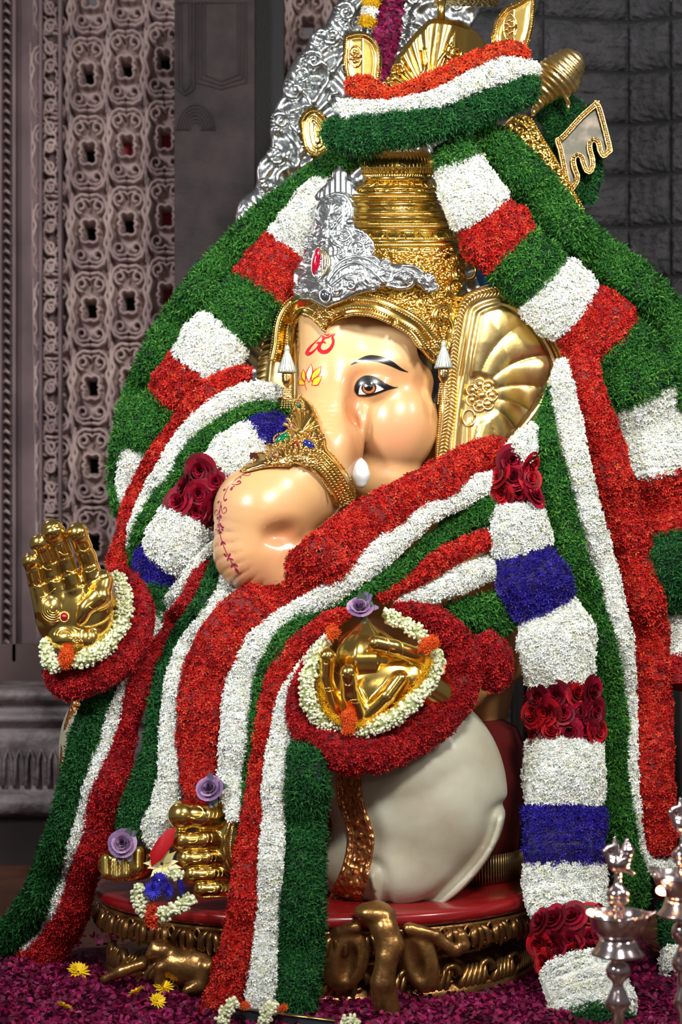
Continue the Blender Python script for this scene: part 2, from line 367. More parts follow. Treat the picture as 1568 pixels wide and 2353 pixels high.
# ---- split stone wall on the right: two faces meeting at an inner corner
wr = thing('wall_right', '', '', W(1445, 1176, 1.6)); del wr['label'], wr['category']; wr['kind'] = 'structure'
def stone_mesh(seed, wpx, hpx, s):
    r = np.random.default_rng(seed); nx, ny = 22, 26; X, Y = np.meshgrid(np.linspace(0, 1, nx), np.linspace(0, 1, ny))
    Z = np.zeros_like(X)
    for _ in range(10):
        fx, fy, ph = r.uniform(2, 9), r.uniform(14, 48), r.uniform(0, 6.28, 2); Z += np.sin(X*fx+ph[0]+2*np.sin(Y*5+ph[1]))*np.cos(Y*fy+ph[1]+np.sin(X*9))*0.12
    Z += r.normal(0, 0.10, Z.shape)
    edge = np.clip(np.minimum(np.minimum(X, 1-X)*12, np.minimum(Y, 1-Y)*6), 0, 1)
    Z = (Z*0.5+0.9)*edge**0.5*0.028
    V = np.stack([X*wpx*s, -Z, -Y*hpx*s], -1).reshape(-1, 3); return V, gridfaces(ny, nx)[:, ::-1]
s_ = 7.6/F; variants = [None]*8
for face in (0, 1):
    ang = math.radians(-14 if face == 0 else 24)  # left face recedes towards the corner, right face comes forward
    base = W(1446, 0, 1.6)
    for r_ in range(-1, 15):
        z = CZ+(CY-(55+118*r_))*s_
        edges = np.arange(0, -560, -210) if face == 0 else np.arange(0, 1030, 100)+(0 if r_ % 2 else 0)
        for k, e in enumerate(edges):
            wpx = 206 if face == 0 else 97; vi = (r_*3+k) % 4+(0 if face == 0 else 4)
            if variants[vi] is None:
                V, Q = stone_mesh(vi, wpx, 110, s_); tmp = mesh('stone_block', V, Q, stonewall, None, True); variants[vi] = tmp.data; o = tmp
            else:
                o = bpy.data.objects.new('stone_block', variants[vi]); C.objects.link(o)
            off = (e-206 if face == 0 else e)*s_
            dx, dy = (math.cos(ang)*off, -math.sin(ang)*off) if face == 0 else (math.cos(ang)*off, -math.sin(ang)*off)
            o.location = (base[0]+dx, base[1]+dy, z); o.rotation_euler = (0, 0, -ang)
            mb = o.location.copy(); o.parent = wr; o.matrix_parent_inverse = Matrix.Translation(-Vector(wr.location)); o.location = mb
b = B()
p0 = W(1446, 0, 1.6); 
for ang, ln in ((math.radians(-14), -1.0), (math.radians(24), 1.75)):
    dx, dy = math.cos(ang)*ln, -math.sin(ang)*ln
    V = [(p0[0], p0[1]+.004, 0), (p0[0]+dx, p0[1]+dy+.004, 0), (p0[0]+dx, p0[1]+dy+.004, 3.2), (p0[0], p0[1]+.004, 3.2)]
    V += [(x, y+0.2, z) for x, y, z in V]; b.add(V, [(0, 1, 2, 3), (7, 6, 5, 4), (0, 3, 7, 4), (1, 5, 6, 2), (3, 2, 6, 7), (0, 4, 5, 1)])
b.build('wall_core', joint, wr, False)
# dark sheet added for the darkness low right and the shade behind the seat
b = B(); xs = np.linspace(1180, 1640, 60)
V = np.concatenate([[W(x, 1480, .75+0.02*math.sin(x/9)) for x in xs], [W(x, 2110, .75+0.02*math.sin(x/9)) for x in xs]]); b.add(V, gridfaces(2, 60)[:, ::-1])
o = b.build('dark_sheet', M('dark_sheet_shade', (0.012, 0.007, 0.006), .8)); sm = o.modifiers.new('s', 'SOLIDIFY'); sm.thickness = 0.01
tag(o, 'dark brown sheet standing in for darkness low behind the right side of the statue', 'dark_sheet')

# ================================================================== STATUE
def ad(u, v, w_, *r):                            # working-frame point that is seen at (u, v) when it lies w_ off the frame's plane
    k = (6+w_*S0)/6; return (CX+(u-CX)*k, CY+(v-CY)*k, w_)+tuple(q*k for q in r)
statue = thing('elephant_headed_statue', 'large painted elephant-headed statue seated on the red-topped pedestal, one eye in view', 'statue', (0, 0.05, 0.25))
def flipQ(Q): return Q[:, ::-1]
def sculpt_obj(name, fn, lo, hi, h, mat, parent, colfn=None):
    V, Q = sculpt(fn, lo, hi, h)
    col = colfn(V) if colfn else None
    Wv = L(V[:, 0], V[:, 1], V[:, 2])
    return mesh(name, Wv, Q, mat, parent, True, col), Wv, Q

# body, mostly hidden by the garlands
tor = [ad(820, 1500, 110), ad(905, 1150, 190)]
def f_body(P):
    d = sd_ell(P, ad(820, 1520, 150)[:3], (375, 430, 190)); d = smin(d, sd_ell(P, ad(900, 1120, 210)[:3], (300, 240, 130)), 40)
    d = smin(d, chain(P, [ad(1150, 1180, 130, 100), ad(1135, 1480, 60, 95), ad(1010, 1600, -150, 70)], 20), 20)      # right upper arm and forearm
    d = smin(d, chain(P, [ad(640, 1180, 120, 90), ad(480, 1400, 40, 85), ad(330, 1480, -120, 60), ad(220, 1440, -170, 45)], 20), 20)
    return d
SK = np.array(lin(226, 178, 122)); 
def c_body(V):
    return np.tile(np.array(lin(205, 150, 92)), (len(V), 1))
body, bodyV, bodyQ = sculpt_obj('torso', f_body, (120, 860, -260), (1290, 1990, 360), 14, skin, statue, c_body)

# head with trunk
def f_head(P):
    d = sd_ell(P, ad(858, 860, 45)[:3], (158, 200, 175))
    d = smin(d, sd_ell(P, ad(905, 800, -15)[:3], (92, 95, 105)), 30)
    col = chain(P, [ad(768, 745, -30, 82), ad(772, 860, -62, 86), ad(768, 950, -98, 82), ad(745, 1030, -140, 88)], 20)
    d = smin(d, col, 26)
    d = smin(d, sd_ell(P, ad(909, 975, -28)[:3], (97, 118, 108), 0.12), 16)
    d = smin(d, sd_ell(P, ad(882, 1100, -30)[:3], (85, 60, 70)), 22)
    d = smax(d, -sd_ell(P, ad(826, 905, -168)[:3], (26, 62, 42), 0.15), 26)
    d = smax(d, -sd_ell(P, ad(816, 990, -160)[:3], (16, 52, 40), -0.12), 18)
    d = smin(d, sd_ell(P, ad(856, 889, -118)[:3], (42, 30, 24)), 14)
    d = smin(d, sd_ell(P, ad(850, 838, -112)[:3], (75, 16, 22), -0.05), 22)
    tr = chain(P, [ad(745, 1030, -140, 88), ad(692, 1108, -188, 102), ad(604, 1178, -215, 108), ad(589, 1264, -222, 94), ad(650, 1306, -226, 66), ad(745, 1290, -218, 58)], 24)
    d = smin(d, tr, 14)
    d = smax(d, -sd_ell(P, ad(655, 1228, -322)[:3], (44, 22, 40), -0.1), 30); d = smax(d, -chain(P, [ad(660, 1236, -312, 10), ad(705, 1222, -310, 9), ad(750, 1205, -296, 7)], 4), 12)
    # wrinkles on the outer side of the trunk
    wr_ = np.zeros(len(P), np.float32)
    ang = np.arctan2(P[:, 1]-1205, P[:, 0]-705); m = (ang > 1.2) | (ang < -2.9)
    q = np.where(ang < 0, ang+2*PI, ang)
    wr_ = np.where((q > 1.3) & (q < 3.35), np.maximum(np.sin(q*44+0.9*np.sin(P[:, 2]*0.05))-0.5, 0)*6.0*np.clip((q-1.3)*3, 0, 1)*np.clip((3.35-q)*3, 0, 1), 0)
    rr = np.hypot(P[:, 1]-1205, P[:, 0]-705); wr_ *= np.clip((rr-135)/30, 0, 1)
    wr2 = np.where((P[:, 1] > 930) & (P[:, 1] < 1010) & (P[:, 0] < 772), np.maximum(np.sin(P[:, 1]*0.62)-0.3, 0)*2.4, 0)
    return d+wr_+wr2
def blob(V, c, r, rot=0):
    x = V[:, 0]-c[0]; y = V[:, 1]-c[1]; cs, sn = math.cos(rot), math.sin(rot); X = (x*cs+y*sn)/r[0]; Y = (-x*sn+y*cs)/r[1]
    return np.exp(-(X*X+Y*Y))[:, None]
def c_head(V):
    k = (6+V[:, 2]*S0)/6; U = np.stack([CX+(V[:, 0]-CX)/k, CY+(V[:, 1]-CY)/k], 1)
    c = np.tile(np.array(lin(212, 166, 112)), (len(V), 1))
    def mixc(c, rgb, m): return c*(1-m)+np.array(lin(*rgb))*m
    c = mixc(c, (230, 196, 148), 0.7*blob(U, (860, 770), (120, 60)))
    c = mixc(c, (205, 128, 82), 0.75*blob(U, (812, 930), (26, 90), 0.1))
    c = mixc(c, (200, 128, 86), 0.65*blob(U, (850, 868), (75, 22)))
    c = mixc(c, (205, 135, 90), 0.5*blob(U, (955, 885), (50, 35)))
    c = mixc(c, (222, 142, 108), 0.6*blob(U, (915, 1000), (70, 75)))
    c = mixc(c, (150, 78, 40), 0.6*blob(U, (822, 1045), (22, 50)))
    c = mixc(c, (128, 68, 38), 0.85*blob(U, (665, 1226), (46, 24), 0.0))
    c = mixc(c, (205, 135, 90), 0.6*blob(U, (660, 1220), (85, 60), 0.2))
    c = mixc(c, (216, 142, 102), 0.7*blob(U, (590, 1320), (90, 60)))
    c = mixc(c, (238, 178, 150), 0.4*blob(U, (510, 1200), (30, 90)))
    c = mixc(c, (215, 150, 95), 0.5*blob(U, (1000, 960), (25, 120)))
    return c
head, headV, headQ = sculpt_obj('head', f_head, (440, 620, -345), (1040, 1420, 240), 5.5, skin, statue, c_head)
bvh_head = BVHTree.FromPolygons([tuple(v) for v in headV], [tuple(q) for q in headQ.tolist()])
CAMP = Vector((0, -6, CZ))
def ray(bvh, px, py, lift=0.0):
    d = Vector(W(px, py, 0))-CAMP; d.normalize(); loc, n, i, t = bvh.ray_cast(CAMP, d)
    if loc is None: return None
    return np.array(loc-d*lift)
def onsurf(bvh, pts, lift=0.0015):
    out = []; miss = []
    for i, (x, y) in enumerate(pts):
        p = ray(bvh, x, y, lift); out.append(p)
    good = [i for i, p in enumerate(out) if p is not None]
    if not good:
        q = W(pts[0][0], pts[0][1], 0.0); nr = bvh.find_nearest(Vector(q)); return np.array([W(x, y, nr[0].y-lift) for x, y in pts])
    for i, p in enumerate(out):
        if p is None:
            j = min(good, key=lambda g: abs(g-i)); out[i] = W(pts[i][0], pts[i][1], out[j][1])
    return np.array(out)
def stroke(b, bvh, pts, widths, col, lift=0.0014, n=None, taper=True):   # painted stroke laid on a surface
    pts = np.asarray(pts, float); n = n or max(8, int(np.linalg.norm(np.diff(pts, axis=0), axis=1).sum()/2.5))
    P = np.column_stack([pts, np.interp(np.linspace(0, 1, len(pts)), np.linspace(0, 1, len(widths)), widths)])
    R = smoothpath(P, n); T = np.gradient(R[:, :2], axis=0); T /= np.maximum(np.linalg.norm(T, axis=1, keepdims=True), 1e-6)
    Nn = np.stack([-T[:, 1], T[:, 0]], 1); h = R[:, 2:3]/2
    m = 3 if widths[0] < 14 and max(widths) < 14 else 9
    rows = [onsurf(bvh, R[:, :2]+Nn*h*s, lift) for s in np.linspace(-1, 1, m)]
    V = np.stack(rows, 1).reshape(-1, 3); b.add(V, gridfaces(n, m), None, col)
def fill(b, bvh, A_, Bq, col, lift=0.0012, m=7, n=24):  # area between two edge curves
    A_ = smoothpath(np.asarray(A_, float), n); Bq = smoothpath(np.asarray(Bq, float), n)
    rows = [onsurf(bvh, A_*(1-s)+Bq*s, lift) for s in np.linspace(0, 1, m)]
    b.add(np.stack(rows, 1).reshape(-1, 3), gridfaces(n, m), None, col)
def disc(b, bvh, c, rx, ry, col, lift, k=28, rings=4):
    V = [onsurf(bvh, [c], lift)[0]]
    for j in range(1, rings+1):
        a = np.linspace(0, 2*PI, k, endpoint=False); V += list(onsurf(bvh, np.stack([c[0]+rx*j/rings*np.cos(a), c[1]+ry*j/rings*np.sin(a)], 1), lift))
    T = [(0, 1+i, 1+(i+1) % k) for i in range(k)]; Q = gridfaces(rings, k, True)+1
    b.add(np.array(V), Q, T, col)
def part2(o, par): o.parent = par; o.matrix_parent_inverse = Matrix.Identity(4) if not par.location.length else Matrix.Translation(-par.location); return o
def sub(b, name, mat, par, smooth=True):         # sub-part of a part whose parent chain starts at an offset empty
    o = b.build(name, mat, None, smooth); o.parent = par
    g = par; loc = Vector((0, 0, 0))
    o.matrix_parent_inverse = Matrix.Identity(4); return o
def Z(x, y): return (790+x/6.03, 780+y/6.03)     # coordinates read off an enlarged view
BK = lin(22, 17, 18)
b = B(); stroke(b, bvh_head, [Z(100, 350), Z(200, 300), Z(330, 262), Z(440, 262), Z(560, 292), Z(680, 345), Z(790, 410), Z(895, 452)], [1, 7, 13, 14, 14, 11, 6, 1], lin(30, 26, 30)); 
sub(b, 'eyebrow', paint, head)
b = B()
up_i = [Z(205, 770), Z(215, 690), Z(250, 625), Z(330, 600), Z(430, 610), Z(500, 645), Z(575, 690)]
lo_i = [Z(205, 770), Z(260, 768), Z(330, 762), Z(400, 752), Z(460, 738), Z(530, 712), Z(575, 690)]
fill(b, bvh_head, up_i, lo_i, lin(232, 232, 228), 0.0012)
sub(b, 'eye_white', paint, head)
b = B(); ic = Z(350, 668)
disc(b, bvh_head, ic, 17.5, 15.5, lin(45, 18, 10), 0.0022); disc(b, bvh_head, (ic[0], ic[1]+2.5), 14, 11, lin(178, 110, 58), 0.0027)
disc(b, bvh_head, (ic[0]-.5, ic[1]-2), 10.5, 9.5, lin(12, 8, 8), 0.0032)
sub(b, 'iris', paint, head)
b = B(); disc(b, bvh_head, Z(308, 640), 2.6, 3.4, lin(240, 245, 250), 0.0038, 10, 1); disc(b, bvh_head, Z(388, 606), 2.2, 3, lin(150, 170, 180), 0.0038, 10, 1)
sub(b, 'painted_glint', paint, head)
b = B()
up_o = [Z(190, 778), Z(150, 700), Z(175, 590), Z(270, 508), Z(380, 502), Z(480, 540), Z(590, 610), Z(690, 655), Z(762, 658)]
up_i2 = [Z(205, 770), Z(213, 700), Z(240, 628), Z(320, 600), Z(430, 608), Z(500, 642), Z(575, 688), Z(660, 665), Z(762, 658)]
fill(b, bvh_head, up_o, up_i2, BK, 0.0036, 5, 40)
fill(b, bvh_head, [Z(190, 765), Z(300, 762), Z(400, 745), Z(480, 722), Z(575, 685), Z(660, 663), Z(762, 656)], [Z(200, 785), Z(300, 790), Z(400, 772), Z(480, 748), Z(590, 708), Z(660, 685), Z(762, 660)], BK, 0.0036, 4, 30)
sub(b, 'eyeliner', paint, head)
# painted hairline beside the temple
b = B()
hl = [Z(940, -60), Z(1000, 60), Z(1040, 230), Z(1110, 340), Z(1200, 420), Z(1250, 560), Z(1240, 680), Z(1222, 780), Z(1240, 870), Z(1280, 905)]
hr = [Z(1150, -60), Z(1250, 60), Z(1330, 230), Z(1350, 340), Z(1360, 420), Z(1370, 560), Z(1360, 680), Z(1275, 780), Z(1258, 850), Z(1295, 885)]
hb = [(x-3, y) for x, y in hl]
def clampx(pts): return [(min(x, 1013), y) for x, y in pts]
fill(b, bvh_head, hl, clampx(hr), lin(30, 26, 30), 0.0022, 9, 40); sub(b, 'painted_hairline', paint, head)
# forehead symbol and lotus
def Y(x, y): return (560+x/6.03, 680+y/6.03)
RD = lin(190, 16, 34)
b = B()
stroke(b, bvh_head, [Y(1085, 545), Y(1040, 590), Y(980, 650), Y(915, 720), Y(880, 780), Y(888, 808), Y(960, 775), Y(1020, 710), Y(1040, 665)], [1.5, 2, 3, 6, 8, 8, 5, 2.5, 2], RD)
stroke(b, bvh_head, [Y(1000, 655), Y(1040, 648), Y(1080, 650)], [1, 4, 2], RD)
stroke(b, bvh_head, [Y(1140, 655), Y(1100, 635), Y(1060, 670), Y(1045, 730), Y(1090, 775), Y(1160, 765), Y(1220, 705), Y(1245, 630), Y(1232, 570), Y(1270, 520)], [3, 5, 7, 9, 9, 9, 7, 6, 5, 1.5], RD)
stroke(b, bvh_head, [Y(1085, 630), Y(1110, 590), Y(1090, 560)], [2, 7, 2], RD)
stroke(b, bvh_head, [Y(1090, 560), Y(1150, 580), Y(1210, 550), Y(1245, 515)], [4, 4, 3, 1], RD)
stroke(b, bvh_head, [Y(1120, 528), Y(1160, 545), Y(1190, 530)], [2, 4, 2], RD)
sub(b, 'painted_om_symbol', paint, head)
b = B(); YL, OR = lin(250, 205, 40), lin(200, 45, 30)
for tip, c1, c2, root in [((938, 940), (865, 1080), (955, 1060), (905, 1200)), ((828, 1015), (800, 1110), (858, 1090), (850, 1190)), ((772, 1140), (765, 1230), (830, 1180), (855, 1230)),
                          ((1072, 972), (960, 1060), (1050, 1080), (935, 1185)), ((1085, 1112), (980, 1140), (1030, 1230), (945, 1235))]:
    t, a_, c_, r_ = Y(*tip), Y(*c1), Y(*c2), Y(*root); white_mid = tip[0] == 938
    fill(b, bvh_head, [t, a_, r_], [t, c_, r_], lin(240, 225, 190) if white_mid else YL, 0.0012, 5, 14)
    for e in (a_, c_): stroke(b, bvh_head, [t, e, r_], [0.8, 2.2, 1.2], RD, 0.002)
stroke(b, bvh_head, [Y(850, 1240), Y(865, 1280), Y(875, 1310)], [2, 1.5, 0.8], RD)
sub(b, 'painted_lotus', paint, head)
# vine painted down the trunk
def X_(x, y): return (470+x/7.84, 1060+y/7.84)
MG = lin(150, 30, 75); b = B()
stroke(b, bvh_head, [X_(760, 215), X_(690, 240), X_(560, 330), X_(440, 440), X_(380, 560), X_(345, 650)], [1.3, 1.3, 1.3], MG)
stroke(b, bvh_head, [X_(300, 720), X_(275, 900), X_(262, 1100), X_(275, 1250), X_(310, 1420), X_(400, 1660), X_(500, 1840), X_(600, 2000)], [1.3, 1.6, 1.8], MG)
for c in [(120+600, 215, 835, 210), ]: stroke(b, bvh_head, [X_(690, 245), X_(780, 255), X_(835, 225), X_(790, 205)], [1.2, 1.6, 1], MG)
stroke(b, bvh_head, [X_(490, 410), X_(570, 420), X_(650, 390), X_(635, 350), X_(590, 375)], [1.2, 2.5, 3.5], MG)
stroke(b, bvh_head, [X_(345, 650), X_(365, 710), X_(405, 675)], [1.5, 3, 3], MG)
stroke(b, bvh_head, [X_(300, 800), X_(240, 950), X_(200, 975), X_(185, 920), X_(215, 870), X_(225, 900)], [1.2, 1.5, 1.8], MG)
stroke(b, bvh_head, [X_(305, 790), X_(320, 920), X_(370, 930), X_(400, 870), X_(370, 820), X_(345, 860)], [1.2, 1.4, 1.6], MG)
for (x0, y0, x1, y1, w_) in [(470, 520, 510, 455, 5), (540, 460, 520, 440, 3), (340, 530, 380, 490, 4), (640, 305, 660, 275, 3), (235, 750, 270, 715, 4), (230, 1050, 240, 990, 4), (293, 1025, 290, 960, 4),
        (195, 1235, 225, 1225, 3.5), (235, 1130, 250, 1170, 3), (290, 1110, 280, 1160, 3), (225, 1180, 250, 1190, 2.5), (350, 1190, 300, 1190, 5), (340, 1240, 300, 1220, 4), (235, 1265, 260, 1230, 3), (265, 1310, 270, 1260, 4), (310, 1300, 285, 1260, 3), (315, 1150, 285, 1180, 3),
        (295, 1520, 320, 1430, 3), (380, 1500, 330, 1440, 4), (350, 1660, 400, 1730, 4), (465, 1660, 430, 1730, 5), (415, 1790, 425, 1730, 4), (515, 1780, 450, 1740, 4), (485, 1920, 500, 1850, 4.5), (595, 1895, 520, 1840, 6), (610, 2015, 545, 1910, 6.5)]:
    stroke(b, bvh_head, [X_(x0, y0), X_((x0+x1)/2, (y0+y1)/2), X_(x1, y1)], [w_*0.6, w_, 0.8], MG, 0.0018)
sub(b, 'painted_trunk_vine', paint, head)
# tusk
tk = sculpt_obj('tusk', lambda P: chain(P, [ad(822, 1052, -150, 9), ad(825, 1075, -166, 20), ad(829, 1092, -170, 20), ad(829, 1108, -170, 14)], 8), (780, 1020, -210), (860, 1140, -120), 3, M('painted_tusk', lin(222, 226, 230), 0.3, coat=0.3), statue)
# lower leg in white cloth
def f_leg(P):
    d = sd_ell(P, ad(962, 1830, -190)[:3], (196, 238, 170)); d = smin(d, sd_ell(P, ad(900, 1990, -200)[:3], (165, 95, 150)), 40)
    d = smin(d, sd_ell(P, ad(880, 1760, -150)[:3], (150, 150, 140)), 30)
    for c0, c1, c2, wd in [((850, 1950), (870, 2040), (856, 2090), 7), ((1132, 1840), (1115, 1960), (905, 2085), 11), ((1150, 1930), (1090, 2060), (985, 2090), 10)]:
        a_, m_, z_ = np.array(c0), np.array(c1), np.array(c2); t = np.linspace(0, 1, 12)[:, None]
        R = (1-t)**2*a_+2*t*(1-t)*m_+t*t*z_; dd = np.full(len(P), 1e9)
        for p, q in zip(R[:-1], R[1:]):
            e = q-p; tt = np.clip(((P[:, 0]-p[0])*e[0]+(P[:, 1]-p[1])*e[1])/(e@e), 0, 1); dd = np.minimum(dd, np.hypot(P[:, 0]-p[0]-tt*e[0], P[:, 1]-p[1]-tt*e[1]))
        d = d-13*np.exp(-(dd/wd)**2)+11*np.exp(-((dd-24)/13)**2)
    return smax(d, P[:, 1]-2093, 4)
leg_, legV, legQ = sculpt_obj('dhoti_knee', f_leg, (720, 1570, -400), (1190, 2110, 10), 8, dhoti, statue)
leg_['label'] = 'white painted cloth over the folded knee with two raised folds'
bvh_leg = BVHTree.FromPolygons([tuple(v) for v in legV], [tuple(q) for q in legQ.tolist()])
b = B(); pth = smoothpath([(800, 1765, 46), (806, 1840, 50), (822, 1890, 50), (830, 1930, 52), (820, 1990, 56), (800, 2050, 66), (790, 2090, 70)], 60)
rows = [onsurf(bvh_leg, np.column_stack([pth[:, 0]+pth[:, 2]/2*s, pth[:, 1]]), 0.004+0.007*(abs(s) > .7)*(abs(s) < .99)) for s in np.linspace(-1, 1, 13)]
b.add(np.stack(rows, 1).reshape(-1, 3), gridfaces(60, 13)); 
for s in (-1.0, 1.0): tube(b, onsurf(bvh_leg, np.column_stack([pth[:, 0]+pth[:, 2]/2*s, pth[:, 1]]), 0.003), 0.006, 6)
for k in range(3, 58, 5): balls(b, onsurf(bvh_leg, [pth[k, :2]], 0.006), 0.008, ICO2)
b.build('copper_cloth_border', copper, statue)
o = sculpt_obj('far_knee', lambda P: sd_ell(P, ad(222, 1720, -60)[:3], (85, 135, 90)), (120, 1560, -170), (330, 1880, 60), 8, dhoti, statue)[0]
b = B(); tube(b, Wn([196, 180, 168, 160, 156, 162], [1600, 1630, 1670, 1720, 1780, 1840], -0.13), 0.026, 8, 0.6); b.build('far_copper_border', copper, statue)

# ---- ears
def in_poly(x, y, poly):
    x = np.asarray(x, float); y = np.asarray(y, float); ins = np.zeros(x.shape, bool); n = len(poly)
    for i in range(n):
        x0, y0 = poly[i]; x1, y1 = poly[(i+1) % n]
        if y0 == y1: continue
        c = ((y0 > y) != (y1 > y)) & (x < (x1-x0)*(y-y0)/(y1-y0)+x0); ins ^= c
    return ins
def plate(poly, surf, res, mat, name, parent, thick=0.01, relief=None, cv=True, col=None, back=True):
    poly = np.asarray(poly, float)                # shaped plate: outline in px, surf(px, py) -> world points, relief(px, py, edge distance) -> height toward the viewer
    if cv:
        q = np.vstack([poly, poly[:1]]); poly = smoothpath(q, max(40, len(poly)*6))[:-1]
    lo = poly.min(0)-res; hi = poly.max(0)+res; xs = np.arange(lo[0], hi[0]+res, res); ys = np.arange(lo[1], hi[1]+res, res)
    X, Yg = np.meshgrid(xs, ys); cx = (X[:-1, :-1]+X[1:, 1:])/2; cy = (Yg[:-1, :-1]+Yg[1:, 1:])/2
    cell = in_poly(cx, cy, poly); I, J = np.nonzero(cell); m = X.shape[1]
    Q = np.stack([I*m+J, I*m+J+1, (I+1)*m+J+1, (I+1)*m+J], 1); used = np.unique(Q); remap = -np.ones(X.size, int); remap[used] = np.arange(len(used)); Q = remap[Q]
    P = np.stack([X.ravel()[used], Yg.ravel()[used]], 1)
    A_ = poly; Bq = np.roll(poly, -1, 0); best = np.full(len(P), 1e9); near = P.copy()
    for a_, c_ in zip(A_, Bq):
        e = c_-a_; t = np.clip(((P-a_)@e)/max(e@e, 1e-9), 0, 1); pr_ = a_+t[:, None]*e; d = np.linalg.norm(P-pr_, axis=1); mm = d < best; best[mm] = d[mm]; near[mm] = pr_[mm]
    cnt = np.bincount(Q.ravel(), minlength=len(P)); bd = cnt < 4
    P[bd] = near[bd]; best[bd] = 0
    V = surf(P[:, 0], P[:, 1]); 
    if relief is not None:
        dirn = norm(np.array(CAMP)-V); V = V+dirn*relief(P[:, 0], P[:, 1], best)[:, None]
    o = mesh(name, V, Q, mat, parent, True, col); sm = o.modifiers.new('s', 'SOLIDIFY'); sm.thickness = thick; sm.offset = 1 if back else -1
    return o, V, Q
def bv(V, Q): return BVHTree.FromPolygons([tuple(v) for v in V], [tuple(q) for q in Q.tolist()])
EARP = [(1048, 705), (1062, 682), (1100, 660), (1160, 650), (1225, 680), (1285, 745), (1325, 830), (1310, 900), (1265, 980), (1200, 1050), (1120, 1110), (1010, 1120), (1000, 1060), (1006, 960), (1020, 860), (1036, 770)]
def s_ear(u, v): return Wn(u, v, -0.05+0.00030*(u-1010)-0.03*np.exp(-((u-1120)/70)**2))
def r_ear(u, v, e):
    du, dv = u-1098, v-915; r = np.hypot(du, dv*0.92); a = np.arctan2(-dv, du)
    a2 = a+0.0030*(r-60)                      # curved ribs
    inner = np.clip((e-52)/8, 0, 1)*np.clip((r-42)/14, 0, 1)*np.clip((u-1075)/10, 0, 1)
    ribs = np.abs(np.sin(a2*6.4+0.4))**0.35
    h = inner*(0.006+0.012*ribs)*np.clip(r/120, .3, 1)
    h += 0.010*np.exp(-((e-46)/7)**2)+0.012*np.exp(-((e-12)/9)**2)+0.004*np.exp(-((e-28)/3)**2)
    h += 0.02*np.clip((e-60)/120, 0, 1)
    return h
ear, earV, earQ = plate(EARP, s_ear, 3.2, goldear, 'ear', statue, 0.015, r_ear)
bvh_ear = bv(earV, earQ)
b = B()
for c, r0, n in [((1107, 908), 19, 9)]:
    for k in range(7):                           # flower boss at the ear's inner corner
        a = k*2*PI/7; p = (c[0]+r0*1.25*math.cos(a), c[1]+r0*1.35*math.sin(a)); q = onsurf(bvh_ear, [p], 0.003)[0]
        th = np.linspace(0, 2*PI, 14); P = onsurf(bvh_ear, np.column_stack([p[0]+13*np.cos(th), p[1]+13*np.sin(th)]), 0.005); tube(b, P, 0.0035, 6)
        balls(b, [q], 0.011, ICO2, None, (1, 0.6, 1))
    balls(b, onsurf(bvh_ear, [c], 0.008), 0.014, ICO2)
th = np.linspace(0, 2*PI, 20); tube(b, onsurf(bvh_ear, np.column_stack([1078+14*np.cos(th), 960+19*np.sin(th)]), 0.004), 0.004, 6)
sub(b, 'ear_flower_boss', goldear, ear)
b = B(); inner = smoothpath([(1150, 668), (1095, 680), (1062, 712), (1048, 770), (1040, 840), (1038, 900), (1032, 960), (1022, 1020), (1014, 1100)], 60)
for k, p in enumerate(inner):                    # leaf border on the inner rim
    for s in (-1, 1):
        T = inner[min(k+1, 59)]-inner[max(k-1, 0)]; T = T/np.linalg.norm(T); Nn = np.array([-T[1], T[0]])*s
        q = np.array([p, p+Nn*7+T*5, p+Nn*11+T*12]); tube(b, onsurf(bvh_ear, q, 0.004), [0.003, 0.004, 0.001], 5)
outer = smoothpath([(1150, 672), (1215, 695), (1268, 755), (1305, 835), (1296, 895)], 40)
for k, p in enumerate(outer):
    T = outer[min(k+1, 39)]-outer[max(k-1, 0)]; T = T/np.linalg.norm(T)
    for s in (-1, 1):
        Nn = np.array([-T[1], T[0]])*s; q = np.array([p, p+Nn*5+T*4, p+Nn*9+T*10]); tube(b, onsurf(bvh_ear, q, 0.003), [0.002, 0.003, 0.001], 5)
sub(b, 'ear_leaf_border', goldear, ear)
b = B(); P = onsurf(bvh_ear, smoothpath([(1046, 712), (1030, 800), (1018, 880), (1010, 960), (1004, 1060)], 70), 0.002); balls(b, P, 0.0035)
sub(b, 'ear_bead_edge', goldear, ear)
FE = [(588, 880), (596, 815), (612, 762), (634, 728), (660, 712), (700, 720), (705, 950), (660, 950), (610, 925), (588, 905)]
def r_fe(u, v, e): return 0.006*np.exp(-((e-30)/5)**2)+0.004*np.sin((v*0.45+u*0.16))*np.clip(1-e/26, 0, 1)+0.006*np.clip(e/30, 0, 1)
plate(FE, lambda u, v: Wn(u, v, 0.06+0.0004*(660-u)), 3.2, goldear, 'far_ear', statue, 0.012, r_fe)

# ================================================================== CROWN
crown = thing('crown', 'tall tiered gold crown embossed with bead rows on the statue head', 'crown', L(880, 720, 40))
crows = [(345, 60, 912), (352, 74, 912), (366, 82, 914), (384, 83, 914), (398, 80, 914), (410, 72, 914), (418, 70, 913), (424, 78, 910), (434, 96, 905), (444, 104, 905), (452, 104, 905), (458, 97, 908), (470, 98, 913), (486, 103, 916),
         (492, 106, 917), (500, 106, 919), (515, 112, 923), (521, 117, 925), (530, 118, 925), (548, 128, 924), (556, 138, 922), (564, 140, 921), (580, 148, 916), (610, 164, 905), (640, 180, 893), (670, 193, 882), (700, 203, 873)]
def crown_pt(u_row, phi, hw, lift=0):             # row v, half width, centre
    return None
cr = np.array(crows, float)
LOWC = np.array([(640, 850), (664, 838), (672, 800), (676, 760), (683, 738), (696, 723), (716, 731), (733, 747), (747, 762), (760, 748), (772, 737), (790, 729), (814, 723), (856, 727), (898, 744), (940, 769), (962, 795), (985, 822), (1003, 832), (1024, 818), (1034, 790), (1046, 740), (1056, 690), (1080, 660)], float)
